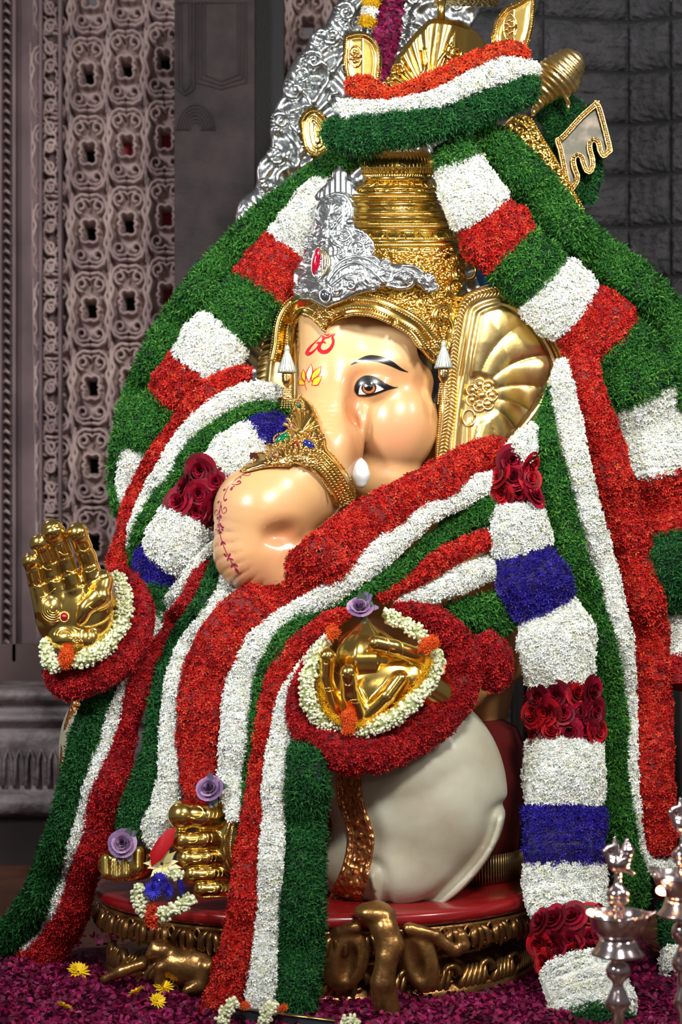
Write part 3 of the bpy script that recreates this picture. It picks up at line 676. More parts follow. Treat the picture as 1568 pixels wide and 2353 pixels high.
def lowv(u): return np.interp(u, LOWC[:, 0], LOWC[:, 1])
KP = 160; phis = np.linspace(0, 2*PI, KP, endpoint=False)  # phi 0 faces the viewer
rows = []
for v, hw, cx in cr: rows.append(np.stack([cx+hw*np.sin(phis), np.full(KP, v), 50-hw*0.98*np.cos(phis)], 1))
base = rows[-1]; 
for t in np.linspace(0, 1, 17)[1:]:
    hw = 203+ (206-203)*t; cx = 873-5*t; uu = cx+hw*np.sin(phis)
    front = np.clip(np.cos(phis)*1.6+0.75, 0, 1)
    vb = lowv(uu)*front+700*(1-front)*1.0+60*(1-front)
    v = 700+(vb-700)*t; hh = hw+2*math.sin(t*PI)+(5 if t > .93 else 0)
    rows.append(np.stack([cx+hh*np.sin(phis), v, 50-hh*0.98*np.cos(phis)], 1))
R = np.array(rows); kk = (6+R[..., 2]*S0)/6; U = CX+(R[..., 0]-CX)*kk; Vv = CY+(R[..., 1]-CY)*kk
CRW = L(U, Vv, R[..., 2]); crownV = CRW.reshape(-1, 3); crownQ = gridfaces(len(rows), KP, True)
o = mesh('crown_shell', crownV, crownQ, goldfine, crown, True); sm = o.modifiers.new('s', 'SOLIDIFY'); sm.thickness = 0.008; sm.offset = 1
bvh_crown = bv(crownV, crownQ)
b = B()                                          # bead rows and rings round the tiers
for ri, rb, sp in [(3, .0035, 1), (7, .004, 1), (10, 0.005, 1), (11, .0035, 1), (13, .004, 1), (14, 0.0052, 1), (16, .0045, 1), (17, 0.0066, 1), (19, .005, 1), (21, 0.0080, 1)]:
    ring = CRW[ri]; balls(b, ring, rb)
stuff(b.build('bead_rows', gold, crown))
b = B()
for ri, rr in [(5, 0.009), (8, 0.006), (9, .006), (12, 0.009), (13, .005), (15, 0.006), (18, 0.006), (20, 0.007), (22, 0.007)]:
    ring = np.vstack([CRW[ri], CRW[ri][:2]]); tube(b, ring, rr, 6, caps=False)
for k in range(0, KP, 3):                        # fluting of the bulb
    tube(b, CRW[0:5, k], 0.0035, 5)
for k in range(0, KP, 12):                       # lotus petals above the rim and festoons below
    q = [CRW[9, (k-6) % KP], CRW[8, (k-3) % KP], CRW[6, k], CRW[8, (k+3) % KP], CRW[9, (k+6) % KP]]; tube(b, smoothpath(np.array(q), 12), 0.004, 6)
for k in range(KP):
    tube(b, np.array([CRW[14, k], CRW[15, k]*.5+CRW[16, k]*.5]), .0032, 5)
    if k % 2 == 0: tube(b, np.array([CRW[8, k], CRW[10, k]]), .004, 5); tube(b, np.array([CRW[4, k], CRW[6, k]]), .004, 5)
for k in range(0, KP, 8):
    q = [CRW[18, k], CRW[20, (k+2) % KP]*0.4+CRW[19, (k+2) % KP]*.6, CRW[20, (k+4) % KP], CRW[19, (k+6) % KP], CRW[18, (k+8) % KP]]; tube(b, np.array(q), 0.004, 6)
b.build('embossed_rings', gold, crown)
b = B(); r2 = np.random.default_rng(3); pts = []  # hammered leaf texture as small raised points
for _ in range(2600):
    u, v = r2.uniform(800, 1078), r2.uniform(572, 790)
    if v > lowv(u)-48: continue
    p = ray(bvh_crown, u, v, 0.002)
    if p is not None and r2.random() < 0.75:
        a = r2.uniform(0, PI); d = np.array([math.cos(a), 0, math.sin(a)])*0.008; tube(b, np.array([p-d, p+[0, -0.004, 0], p+d]), [0.001, 0.0036, 0.001], 5)
stuff(b.build('embossed_leaves', gold, crown))
# headband
band = [(666, 835), (672, 800)]+[tuple(p) for p in LOWC[3:20]]
bp = smoothpath(np.array(LOWC[1:20]), 150)
Tn = np.gradient(bp, axis=0); Tn /= np.linalg.norm(Tn, axis=1, keepdims=True); Nb = np.stack([Tn[:, 1], -Tn[:, 0]], 1)
def smooth1(a, k=5):
    for _ in range(k): a = np.vstack([a[:1], (a[:-2]+2*a[1:-1]+a[2:])/4, a[-1:]])
    return a
Nb = norm(smooth1(Nb, 3)); LB = [bp+Nb*off for off in (0, 7, 15, 24, 33, 40, 46)]
prof_l = [0.006, 0.014, 0.010, 0.007, 0.010, 0.014, 0.006]
b = B(); rows_ = [onsurf(bvh_crown, q, pl_+0.004) for q, pl_ in zip(LB, prof_l)]
b.add(np.stack([np.array(smooth1(r_, 1)) for r_ in rows_], 1).reshape(-1, 3), gridfaces(150, 7)); 
o = b.build('headband', gold, crown); sm = o.modifiers.new('s', 'SOLIDIFY'); sm.thickness = 0.012; sm.offset = 0
b = B()
for k_, rr in ((0, 0.0042), (2, 0.0036), (4, 0.0036), (6, 0.0036)):
    s = np.concatenate([[0], np.cumsum(np.linalg.norm(np.diff(rows_[k_], axis=0), axis=1))]); u = np.arange(0, s[-1], 0.0076)
    P = np.stack([np.interp(u, s, rows_[k_][:, j]) for j in range(3)], 1); P[:, 1] -= 0.014; balls(b, P, rr*1.2)
stuff(b.build('headband_beads', goldorn, crown))
# gold scroll knot beside the ear and open ring above it
def scroll(b, surf, c, r0, r1, a0, turns, rt0, rt1, n=26, sy=1.0, flat=1.0):
    t = np.linspace(0, 1, n); a = a0+turns*2*PI*t; r = r0+(r1-r0)*t; P = surf(c[0]+r*np.cos(a), c[1]+sy*r*np.sin(a)); tube(b, P, np.linspace(rt0, rt1, n), 6, flat)
sfc = lambda lift: (lambda u, v: onsurf(bvh_crown, np.column_stack([u, v]), lift))
b = B()
for c, r0, r1, a0, tn in [((1010, 755), 30, 6, -1.2, 1.4), ((985, 790), 22, 5, 1.0, -1.3), ((1022, 722), 24, 5, 2.0, 1.3), ((1050, 660), 26, 5, 0.5, 1.3), ((1075, 625), 30, 8, 2.5, 1.2), ((1062, 590), 18, 4, 0, 1.4)]:
    u = np.array(c); scroll(b, sfc(0.012), c, r0, r1, a0, tn, 0.007, 0.004)
    scroll(b, sfc(0.010), c, r0+7, r1+7, a0, tn*0.8, 0.003, 0.002)
b.build('scroll_knot', gold, crown)
# ---- silver tiara in front of the crown
tiara = thing('tiara', 'silver repousse tiara with red oval stone standing on the gold headband', 'tiara', L(760, 690, -140))
def s_ti(u, v):
    u = np.asarray(u, float); v = np.asarray(v, float)
    w_ = 50-1.0*np.sqrt(np.maximum(215**2-(u-868)**2, 40**2))-16+np.clip(700-v, 0, 400)*0.16
    return Wn(u, v, w_*S0)
TI = [(674, 690), (675, 640), (682, 610), (697, 590), (700, 565), (712, 548), (720, 520), (724, 492), (731, 468), (745, 452), (768, 443), (790, 446), (804, 462), (811, 490), (813, 508), (822, 522), (842, 535), (856, 555), (859, 578), (872, 592), (892, 601), (906, 606), (926, 604), (950, 611), (975, 630), (995, 650), (1010, 658),
      (1006, 668), (985, 667), (962, 658), (945, 646), (930, 655), (905, 662), (880, 660), (860, 668), (835, 674), (810, 682), (785, 695), (765, 702), (750, 708), (735, 700), (715, 690), (692, 690)]
def r_ti(u, v, e): return 0.004*np.clip(e/6, 0, 1)+0.010*np.clip(e/30, 0, 1)+0.0025*np.sin(u*0.35+np.sin(v*0.13)*3)*np.sin(v*0.3+np.sin(u*0.11)*3)*np.clip(e/8, 0, 1)
tp, tiV, tiQ = plate(TI, s_ti, 3.0, silver, 'tiara_plate', tiara, 0.006, r_ti); bvh_ti = bv(tiV, tiQ)
TT = [(722, 452), (735, 436), (748, 424), (752, 414), (762, 408), (766, 392), (774, 388), (780, 377), (786, 388), (795, 392), (798, 408), (808, 414), (812, 426), (820, 436), (822, 448), (806, 452), (790, 446), (770, 446), (745, 456), (730, 462)]
plate(TT, s_ti, 2.5, silver, 'tiara_finial', tiara, 0.005, lambda u, v, e: 0.004*np.clip(e/5, 0, 1)+0.004*np.abs(np.sin((u-780)*0.25)))
st = lambda lift: (lambda u, v: onsurf(bvh_ti, np.column_stack([u, v]), lift))
def K(x, y): return (660+x/3.564, 370+y/3.564)
b = B()
SP = [((200, 640), 50, 8, 0.6, 1.5), ((470, 600), 60, 8, 2.6, -1.5), ((440, 770), 38, 6, 0, 1.3), ((180, 800), 45, 8, -0.5, -1.4), ((580, 720), 75, 12, 2.8, 1.3), ((520, 1010), 55, 8, -2.4, 1.6), ((400, 1060), 40, 6, -1.0, 1.5), ((110, 1060), 48, 8, -2.0, -1.5),
      ((200, 1080), 32, 6, -1.2, 1.5), ((810, 850), 48, 8, 2.2, 1.4), ((820, 940), 62, 10, -0.4, 1.2), ((1000, 960), 70, 10, -2.5, 1.3), ((350, 500), 30, 5, 1, 1.3), ((700, 1030), 38, 6, -2, 1.4), ((640, 660), 40, 8, 3.0, 1.2), ((150, 700), 30, 5, 0, 1.3), ((240, 940), 35, 6, -2.2, 1.2)]
for c, r0, r1, a0, tn in SP:
    c = K(*c); r0 /= 3.564; r1 /= 3.564; scroll(b, st(0.006), c, r0, r1, a0, tn, 0.0052, 0.0036); balls(b, st(0.006)([c[0]], [c[1]]), 0.006, ICO2)
    scroll(b, st(0.004), c, r0+4.5, r1+5, a0, tn*0.75, 0.0018, 0.0015)
for pts, r0, r1 in [([(330, 1000), (420, 880), (560, 830), (700, 900), (790, 990), (880, 950)], .005, .003), ([(350, 1020), (470, 930), (590, 920), (680, 1000), (760, 1020)], .0045, .002), ([(330, 990), (400, 860), (520, 790), (650, 800), (760, 870), (870, 900), (880, 850)], .005, .003),
                    ([(280, 1010), (200, 930), (120, 880), (70, 900), (60, 1000)], .005, .003), ([(290, 1020), (220, 980), (130, 970), (90, 1040)], .004, .002), ([(820, 1020), (920, 1040), (1010, 1020), (1040, 950), (960, 900), (880, 930)], .005, .003),
                    ([(1060, 950), (1090, 1010), (1150, 1060), (1220, 1040), (1230, 1000)], .005, .003), ([(940, 860), (1040, 870), (1130, 930), (1180, 990), (1240, 1020)], .006, .003), ([(250, 500), (300, 570), (290, 650), (260, 680)], .006, .004), ([(400, 500), (360, 570), (370, 660), (450, 720), (460, 790)], .006, .004),
                    ([(240, 480), (240, 400), (290, 330), (370, 300), (440, 340), (450, 430), (400, 500)], .004, .004), ([(400, 270), (480, 290), (525, 370), (530, 460)], .006, .003), ([(560, 560), (640, 600), (700, 680), (690, 740)], .006, .004), ([(640, 780), (720, 790), (760, 830)], .005, .002)]:
    p = smoothpath(np.array([K(*q) for q in pts]), 34); n = len(p)
    tube(b, st(0.006)(p[:, 0], p[:, 1]), np.linspace(r0, r1, n)*1.15, 7); 
    tube(b, st(0.004)(p[:, 0]+3.5, p[:, 1]+3.5), np.linspace(r0, r1, n)*0.45, 5)
for c, rx, ry, n in [((360, 400), 80, 85, 9), ((640, 660), 60, 80, 9), ((1150, 960), 70, 60, 9), ((870, 1010), 60, 30, 9)]:    # shell fans
    for k in range(n):
        a = PI+PI*(k+.5)/n; q0 = K(c[0], c[1]+ry*0.6); q1 = K(c[0]+rx*math.cos(a), c[1]+ry*0.5+1.2*ry*math.sin(a)); p = np.linspace(q0, q1, 6)
        tube(b, st(0.003)(p[:, 0], p[:, 1]), np.linspace(0.002, 0.0055, 6), 6)
balls(b, st(0.008)(*[[v] for v in K(515, 500)]), 0.013, ICO2)
for k in range(60):                              # bead line under the tiara's edge
    pass
b.build('scrollwork', silver, tiara)
def gemstone(name, c, rx, ry, rot, mat, surf, par, lift=0.004, depth=0.008):
    bb = B(); V, T = ICO3; p = surf([c[0]], [c[1]])[0]; s = (p[1]+6)/F; x = V[:, 0]*rx*s; z = V[:, 2]*ry*s; cs, sn = math.cos(rot), math.sin(rot)
    X2 = x*cs-z*sn; Z2 = x*sn+z*cs; bb.add(np.stack([p[0]+X2, p[1]-lift+V[:, 1]*depth, p[2]+Z2], 1), None, T); o = bb.build(name, mat, par)
    th = np.linspace(0, 2*PI, 26, endpoint=False); x = np.cos(th)*(rx+2)*s; z = np.sin(th)*(ry+2)*s
    return o, np.stack([p[0]+x*cs-z*sn, np.full(26, p[1]-lift*0.5), p[2]+x*sn+z*cs], 1)
o, ring = gemstone('ruby_stone', K(240, 825), 8, 31, -0.16, gem_red, st(0.008), tiara)
b = B(); tube(b, np.vstack([ring, ring[:2]]), 0.0028, 6); 
for s in (8, 14, 20, 25):
    a = np.linspace(-PI/2, PI/2, 20); P = st(0.008)(727+8+s*np.cos(a)*0.9, 602+33*np.sin(a)); tube(b, P, 0.0025 if s != 20 else 0.0018, 5)
    if s == 20: balls(b, P, 0.0032)
b.build('stone_setting', M('gilt_silver', (0.75, 0.7, 0.5), 0.2, 1.0), tiara)
o, ring = gemstone('dark_oval_stone', K(310, 1105), 10, 13, 0.2, M('steel_stone', (0.25, 0.26, 0.3), 0.1, 0.9), st(0.012), tiara)
b = B(); tube(b, np.vstack([ring, ring[:2]]), 0.003, 6); b.build('oval_setting', silver, tiara)

# ---- jewelled band on the trunk
tj = thing('trunk_ornament', 'gold jewelled ornament with green and blue oval stones strapped over the trunk', 'ornament', L(690, 1040, -300))
def E(x, y): return (540+x/4.9, 880+y/4.9)
TJ = [E(*p) for p in [(52, 992), (90, 945), (150, 905), (200, 890), (195, 800), (300, 780), (345, 790), (345, 720), (380, 685), (450, 700), (455, 640), (530, 570), (600, 510), (615, 440), (640, 330), (660, 290), (690, 200), (720, 150), (745, 125), (790, 170), (870, 250), (930, 380), (960, 500), (1020, 600), (1050, 740), (1130, 830),
                              (1250, 980), (1330, 1120), (1370, 1290), (1290, 1350), (1170, 1400), (1100, 1270), (990, 1110), (860, 980), (790, 950), (680, 905), (600, 940), (450, 940), (300, 955), (120, 1000)]]
bx0, bx1, by0, by1 = 535, 840, 890, 1180; gx = np.arange(bx0, bx1+1, 5.0); gy = np.arange(by0, by1+1, 5.0)
GD = np.full((len(gy), len(gx)), np.nan)
for i, y_ in enumerate(gy):
    for j, x_ in enumerate(gx):
        p = ray(bvh_head, x_, y_, 0)
        if p is not None: GD[i, j] = p[1]
msk = np.isnan(GD); GD[msk] = np.nanmean(GD)
for _ in range(300):
    A_ = np.pad(GD, 1, mode='edge'); S = (A_[:-2, 1:-1]+A_[2:, 1:-1]+A_[1:-1, :-2]+A_[1:-1, 2:])/4; GD[msk] = S[msk]
for _ in range(8): A_ = np.pad(GD, 1, mode='edge'); S = (A_[:-2, 1:-1]+A_[2:, 1:-1]+A_[1:-1, :-2]+A_[1:-1, 2:]+4*GD)/8; GD = np.minimum(GD, S)
def bil(u, v):
    u = np.clip((np.asarray(u, float)-bx0)/5, 0, len(gx)-1.001); v = np.clip((np.asarray(v, float)-by0)/5, 0, len(gy)-1.001); i = v.astype(int); j = u.astype(int); fv = v-i; fu = u-j
    return GD[i, j]*(1-fv)*(1-fu)+GD[i+1, j]*fv*(1-fu)+GD[i, j+1]*(1-fv)*fu+GD[i+1, j+1]*fv*fu
def s_tj(u, v): return Wn(u, v, bil(u, v)-0.012)
def r_tj(u, v, e): return 0.010*np.clip(e/6, 0, 1)+0.010*np.clip(e/22, 0, 1)
o, tV, tQ = plate(TJ, s_tj, 2.6, goldorn, 'ornament_plate', tj, 0.010, r_tj); bvh_tj = bv(tV, tQ); so = lambda lift: (lambda u, v: onsurf(bvh_tj, np.column_stack([u, v]), lift))
b = B()
for k in range(9):                               # shell fan under the point
    a = math.radians(205+k*17); p = np.linspace(E(745, 560), (E(745, 560)[0]+45*math.cos(a), E(745, 560)[1]+52*math.sin(a)), 7); tube(b, so(0.002)(p[:, 0], p[:, 1]), np.linspace(0.002, 0.006, 7), 6)
for off in (0, 9, 18, 27, 36):                   # ridges down the strap
    p = smoothpath(np.array([E(820, 800), E(950, 800), E(1100, 950), E(1230, 1150), E(1310, 1340)]), 30); t = np.gradient(p, axis=0); t /= np.linalg.norm(t, axis=1, keepdims=True); q = p+np.stack([-t[:, 1], t[:, 0]], 1)*(off-8)
    tube(b, so(0.003)(q[:, 0], q[:, 1]), 0.003 if off % 18 else 0.0022, 6)
    if off % 18 == 0: pass
b.build('raised_ridges', gold, tj)
b = B()
for off in (4, 14, 23, 32):
    p = smoothpath(np.array([E(850, 780), E(950, 800), E(1100, 950), E(1230, 1150), E(1320, 1330)]), 22); t = np.gradient(p, axis=0); t /= np.linalg.norm(t, axis=1, keepdims=True); q = p+np.stack([-t[:, 1], t[:, 0]], 1)*(off-8)
    balls(b, so(0.006)(q[:, 0], q[:, 1]), 0.0038, ICO2)
P = np.array(TJ); q = smoothpath(np.vstack([P, P[:1]]), 230); cen = np.array([690, 1030.]); q2 = q+(cen-q)*0.02; balls(b, so(0.003)(q2[:, 0], q2[:, 1]), 0.0026)
r2 = np.random.default_rng(5)
for _ in range(240):
    u, v = E(r2.uniform(330, 1000), r2.uniform(560, 930))
    if in_poly(np.array([u]), np.array([v]), TJ)[0]: balls(b, so(0.004)([u], [v]), r2.uniform(0.0025, 0.0055), ICO1)
for c in (E(535, 635), E(830, 693), E(712, 250)):
    a = np.linspace(0, 2*PI, 20, endpoint=False); balls(b, so(0.004)(c[0]+20*np.cos(a)*(0.6 if c[1] < 950 else 1), c[1]+14*np.sin(a)), 0.0034)
stuff(b.build('bead_trim', goldorn, tj))
gemstone('emerald_stone', E(532, 632), 19, 10, 0.72, gem_green, so(0.004), tj); gemstone('sapphire_stone', E(832, 692), 15, 9, -0.5, gem_blue, so(0.004), tj)
gemstone('teal_stone', E(712, 250), 4, 6, 0, gem_teal, so(0.004), tj); gemstone('pink_stone', E(637, 487), 3.5, 7, 0, M('pink_stone', (0.45, .2, .3), .08, coat=1), so(0.004), tj)
gemstone('garnet_stone', E(688, 672), 4.5, 4.5, 0, gem_red, so(0.006), tj); gemstone('clear_stone', E(470, 812), 5, 4, 0, M('rose_stone', (0.6, .25, .2), .08, coat=1), so(0.004), tj)
b = B(); p = so(0.0)([584], [1047])[0]; box(b, p[0]-.011, p[0]+.010, p[1]-.006, p[1]+.01, p[2]-.010, p[2]+.008); b.build('square_stone', M('brown_stone', (0.05, .012, .008), .1, coat=1), tj, False)

# ---- tassels hanging from the crown
def tassel(px, top, y, k, label):
    t = thing('tassel', label, 'tassel', W(px, top, y), 'silver thread tassels at the crown')
    b = B(); P = Wn(px, np.arange(top, top+45*k, 5.5), y); balls(b, P, np.linspace(0.003, 0.0052, len(P)), ICO1); stuff(b.build('bead_string', goldorn, t))
    z0 = W(px, top+45*k, y)[2]; s = (6+y)/F; b = B(); c = W(px, top+45*k, y)
    fl = lambda a, z: 1+0.07*np.cos(a*18)
    lathe(b, [(0.002, 0.012), (5*s, 0.004), (6*s, -4*s), (5*s, -8*s), (10*s, -20*s), (16*s, -38*s), (21*s*k, -54*s), (20*s*k, -57*s), (0.0, -56*s)], c, 72, 1, 0.8, None, fl)
    b.build('thread_skirt', M('silver_thread_'+str(int(px)), (0.36, 0.38, 0.33), 0.4, 0.6, bump=[('noise', 200, .5, .003)]), t)
    b = B(); c = W(px, top+45*k+62, y); lathe(b, [(0, 8*s), (11*s, 6*s), (13*s, 0), (12*s, -8*s), (13*s, -14*s), (9*s, -22*s), (4*s, -28*s), (0, -28*s)], c, 20, 1, 0.8); b.build('lower_cap', goldorn, t)
    b = B()
    for q in range(5):
        P = Wn(px-8+4*q+np.linspace(0, (q-2)*2.5, 10), top+45*k+92+np.arange(10)*5.0, y-0.004*(q % 2)); balls(b, P, 0.0034)
    stuff(b.build('bead_fringe', goldorn, t))
tassel(660, 755, -0.13, 1.0, 'silver tassel hanging against the dull gold far ear'); tassel(1020, 745, -0.17, 1.0, 'silver tassel hanging over the inner rim of the large ribbed ear')
# blue lining glimpsed above the ear
b = B(); V = Wn([1095, 1120, 1150, 1160, 1130, 1105, 1095], [620, 600, 610, 660, 668, 662, 640], 0.12); b.add(V, None, [(0, i, i+1) for i in range(1, 6)]); o = b.build('blue_backing', M('blue_lacquer', lin(16, 70, 120), 0.4), crown, False)

# ================================================================== FLOWER GARLANDS
DP = np.array([(790, 350, 0.0), (700, 430, .06), (600, 510, .12), (520, 590, .16), (400, 750, .17), (320, 900, .17), (270, 1100, .14), (720, 480, .0), (625, 625, .04), (560, 710, .03), (490, 790, .02), (415, 880, .03), (345, 975, .06), (295, 1080, .08),
    (640, 920, -.04), (565, 900, -.05), (475, 930, -.06), (400, 1100, -.05), (300, 1280, .0), (620, 980, -.10), (540, 1040, -.12), (465, 1130, -.14), (410, 1240, -.14), (345, 1325, -.1), (370, 1400, -.12),
    (480, 1270, -.17), (350, 1430, -.24), (240, 1700, -.32), (185, 1900, -.30), (130, 2060, -.2), (90, 2150, -.1), (0, 2220, .02), (-40, 2260, .04), (170, 2230, -.12), (470, 1400, -.35), (400, 1600, -.38), (390, 1800, -.42), (340, 1930, -.44),
    (1150, 1040, -.10), (989, 1118, -.25), (865, 1185, -.32), (753, 1285, -.41), (640, 1375, -.33), (590, 1362, -.25), (548, 1365, -.25), (690, 1295, -.36), (520, 1500, -.40), (600, 1440, -.38), (460, 1650, -.43), (465, 1850, -.48), (850, 1360, -.40), (1070, 1200, -.18), (1150, 1296, -.15), (1000, 1330, -.28), (1070, 1410, -.22), (1170, 1420, -.16),
    (630, 1500, -.45), (600, 1700, -.50), (560, 1900, -.56), (555, 2075, -.64), (525, 2250, -.68), (622, 2000, -.63), (700, 1800, -.58), (698, 2100, -.65), (680, 2330, -.69), (600, 2300, -.69), (505, 2330, -.69), (740, 1480, -.46), (660, 1600, -.48),
    (1121, 299, -.02), (1182, 376, .0), (1254, 460, .05), (1392, 598, .10), (1541, 736, .10), (1040, 340, -.1), (1085, 440, -.10), (1145, 535, -.08), (1210, 600, -.07), (1285, 680, -.05), (1385, 750, -.03), (1450, 840, 0), (1500, 980, .05), (1535, 1160, .06), (1568, 1450, .06),
    (1300, 900, -.12), (1364, 934, -.10), (1262, 892, -.14), (1260, 1100, -.16), (1350, 1150, -.12), (1437, 1190, -.06), (1467, 1297, -.04), (1400, 1400, -.1), (1500, 1600, -.05), (1510, 1950, -.15), (1416, 1750, -.14), (1464, 2070, -.22),
    (1200, 1030, -.2), (1190, 1100, -.2), (1190, 1200, -.2), (1225, 1335, -.2), (1280, 1480, -.2), (1290, 1640, -.2), (1297, 1800, -.24), (1300, 2000, -.34), (1315, 2160, -.5), (1350, 2270, -.64), (1370, 2380, -.74), (1560, 2050, .0), (1560, 2300, -.2)], float)
def Dep(px, py):
    px = np.asarray(px, float)[..., None]; py = np.asarray(py, float)[..., None]
    d2 = (px-DP[:, 0])**2+(py-DP[:, 1])**2+60; w_ = d2**-1.6; return (w_*DP[:, 2]).sum(-1)/w_.sum(-1)
def petal_tmpl(kind):
    V = []; T = []; sh = []
    if kind == 'red':
        for k in range(4):
            a = k*PI/2; c, s = math.cos(a), math.sin(a); q = [(0.0, 0, 0.02), (0.5, 0.24, 0.22), (1.0, 0.0, 0.30), (0.5, -0.24, 0.22), (0.55, 0, 0.10)]
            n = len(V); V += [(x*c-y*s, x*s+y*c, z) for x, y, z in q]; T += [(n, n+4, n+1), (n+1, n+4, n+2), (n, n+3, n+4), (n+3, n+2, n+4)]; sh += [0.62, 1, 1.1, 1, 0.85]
    elif kind == 'white':
        for k in range(6):
            a = k*PI/3+0.3*(k % 2); c, s = math.cos(a), math.sin(a); z0 = 0.25 if k % 2 else 0.5; q = [(0.0, 0, 0.0), (0.55, 0.26, z0), (1.0, 0.06, z0*0.8), (0.5, -0.26, z0*0.9), (0.6, 0, z0*0.5)]
            n = len(V); V += [(x*c-y*s, x*s+y*c, z) for x, y, z in q]; T += [(n, n+4, n+1), (n+1, n+4, n+2), (n, n+3, n+4), (n+3, n+2, n+4)]; sh += [0.9, 1, 1, 1, 0.97]
    elif kind == 'green':
        for k in range(3):
            a = k*2*PI/3; c, s = math.cos(a), math.sin(a); q = [(0.05, 0.09, 0), (0.05, -0.09, 0), (0.45, -0.10, 0.42), (0.45, 0.10, 0.42), (0.95, 0.0, 0.6)]
            n = len(V); V += [(x*c-y*s, x*s+y*c, z) for x, y, z in q]; T += [(n, n+1, n+2), (n, n+2, n+3), (n+3, n+2, n+4)]; sh += [0.7, 0.7, 1, 1, 1.15]
    elif kind == 'blue':
        for k in range(5):
            a = k*2*PI/5; c, s = math.cos(a), math.sin(a); q = [(0.0, 0, 0.0), (0.6, 0.13, 0.35), (1.0, 0, 0.4), (0.6, -0.13, 0.35)]
            n = len(V); V += [(x*c-y*s, x*s+y*c, z) for x, y, z in q]; T += [(n, n+1, n+2), (n, n+2, n+3)]; sh += [0.7, 1, 1.1, 1]
    elif kind == 'bud':
        v, t = ICO1; V = list(v*np.array([0.62, 0.62, 0.8])+np.array([0, 0, 0.3])); T = [tuple(x) for x in t]; sh = [1]*len(V)
    elif kind == 'loose':                        # flat fallen petal
        q = [(-1, 0, 0.1), (-0.3, 0.55, 0.0), (0.7, 0.5, 0.25), (1.0, 0, 0.3), (0.6, -0.55, 0.1), (-0.3, -0.5, 0.0)]; V = q; T = [(0, 1, 5), (1, 2, 5), (2, 4, 5), (2, 3, 4)]; T = [(0, 5, 1), (1, 5, 2), (2, 5, 4), (2, 4, 3)]; sh = [0.8, 1, 1, 1.1, 1, 1]
    return np.array(V, float), np.array(T), np.array(sh, float)
TM = {k: petal_tmpl(k) for k in ('red', 'white', 'green', 'blue', 'bud', 'loose')}
PAL = {'red': ([lin(194, 28, 22), lin(214, 54, 36), lin(150, 10, 16), lin(226, 88, 54)], [.42, .27, .23, .08]), 'orange': ([lin(214, 62, 28), lin(228, 84, 40), lin(200, 48, 22)], [.5, .3, .2]),
       'deepred': ([lin(168, 16, 26), lin(200, 36, 32), lin(126, 8, 20)], [.5, .3, .2]),
       'white': ([lin(240, 242, 238), lin(232, 238, 232), lin(244, 242, 228), lin(222, 226, 198)], [.5, .25, .18, .07]), 'green': ([lin(50, 112, 38), lin(34, 90, 34), lin(86, 140, 50), lin(22, 62, 26)], [.4, .3, .14, .16]),
       'deepgreen': ([lin(26, 86, 38), lin(16, 66, 30), lin(52, 110, 48)], [.45, .35, .2]), 'darkred': ([lin(90, 6, 26), lin(60, 4, 18), lin(112, 8, 34)], [.4, .3, .3]), 'marigold': ([lin(244, 112, 40), lin(236, 92, 34)], [.6, .4]), 'tealgreen': ([lin(14, 104, 80), lin(12, 84, 60), lin(24, 120, 92)], [.4, .35, .25]),
       'blue': ([lin(44, 30, 150), lin(30, 18, 120), lin(66, 52, 178), lin(80, 60, 120)], [.45, .3, .2, .05]), 'cream': ([lin(228, 232, 196), lin(236, 236, 210), lin(208, 216, 170)], [.5, .3, .2]), 'yellow': ([lin(238, 196, 30), lin(226, 176, 20)], [.6, .4]),
       'magenta': ([lin(104, 6, 50), lin(132, 10, 66), lin(74, 3, 36), lin(150, 36, 96)], [.4, .3, .2, .1])}
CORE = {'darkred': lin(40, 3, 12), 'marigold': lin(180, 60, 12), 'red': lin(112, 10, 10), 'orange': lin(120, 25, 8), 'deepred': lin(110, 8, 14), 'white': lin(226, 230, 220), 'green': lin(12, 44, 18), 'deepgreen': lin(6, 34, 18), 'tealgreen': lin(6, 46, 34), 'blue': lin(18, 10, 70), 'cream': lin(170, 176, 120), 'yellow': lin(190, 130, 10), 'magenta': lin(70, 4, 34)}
KT = {'darkred': ('loose', .012, 9000), 'marigold': ('blue', .0105, 12000), 'red': ('red', 0.0100, 16500), 'orange': ('red', 0.0115, 9000), 'deepred': ('red', 0.0095, 17000), 'white': ('white', 0.0105, 13500), 'green': ('green', 0.0150, 21000), 'deepgreen': ('green', 0.0140, 21000), 'tealgreen': ('green', 0.011, 24000),
      'blue': ('blue', 0.0120, 12000), 'cream': ('bud', 0.0070, 12000), 'yellow': ('blue', 0.0110, 12000), 'magenta': ('loose', 0.010, 9000)}
def scatter(b, P, Nn, kind, size=1.0, tilt=0.45):
    key, r, _ = KT[kind]; tv, tt, sh = TM[key]; n = len(P)
    Nn = norm(Nn+rng.normal(0, tilt, (n, 3))); A_ = norm(np.cross(Nn, norm(rng.normal(0, 1, (n, 3))))); Bt = np.cross(Nn, A_)
    s = (r*size*rng.uniform(0.75, 1.25, n))[:, None, None]; V = P[:, None]+s*(tv[None, :, 0:1]*A_[:, None]+tv[None, :, 1:2]*Bt[:, None]+tv[None, :, 2:3]*Nn[:, None])
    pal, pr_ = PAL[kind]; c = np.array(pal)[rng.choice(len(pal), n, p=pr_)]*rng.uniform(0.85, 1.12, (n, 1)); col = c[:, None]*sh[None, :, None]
    T = (tt[None]+(np.arange(n)*len(tv))[:, None, None]).reshape(-1, 3); b.add(V.reshape(-1, 3), None, T, np.clip(col.reshape(-1, 3), 0, 1))
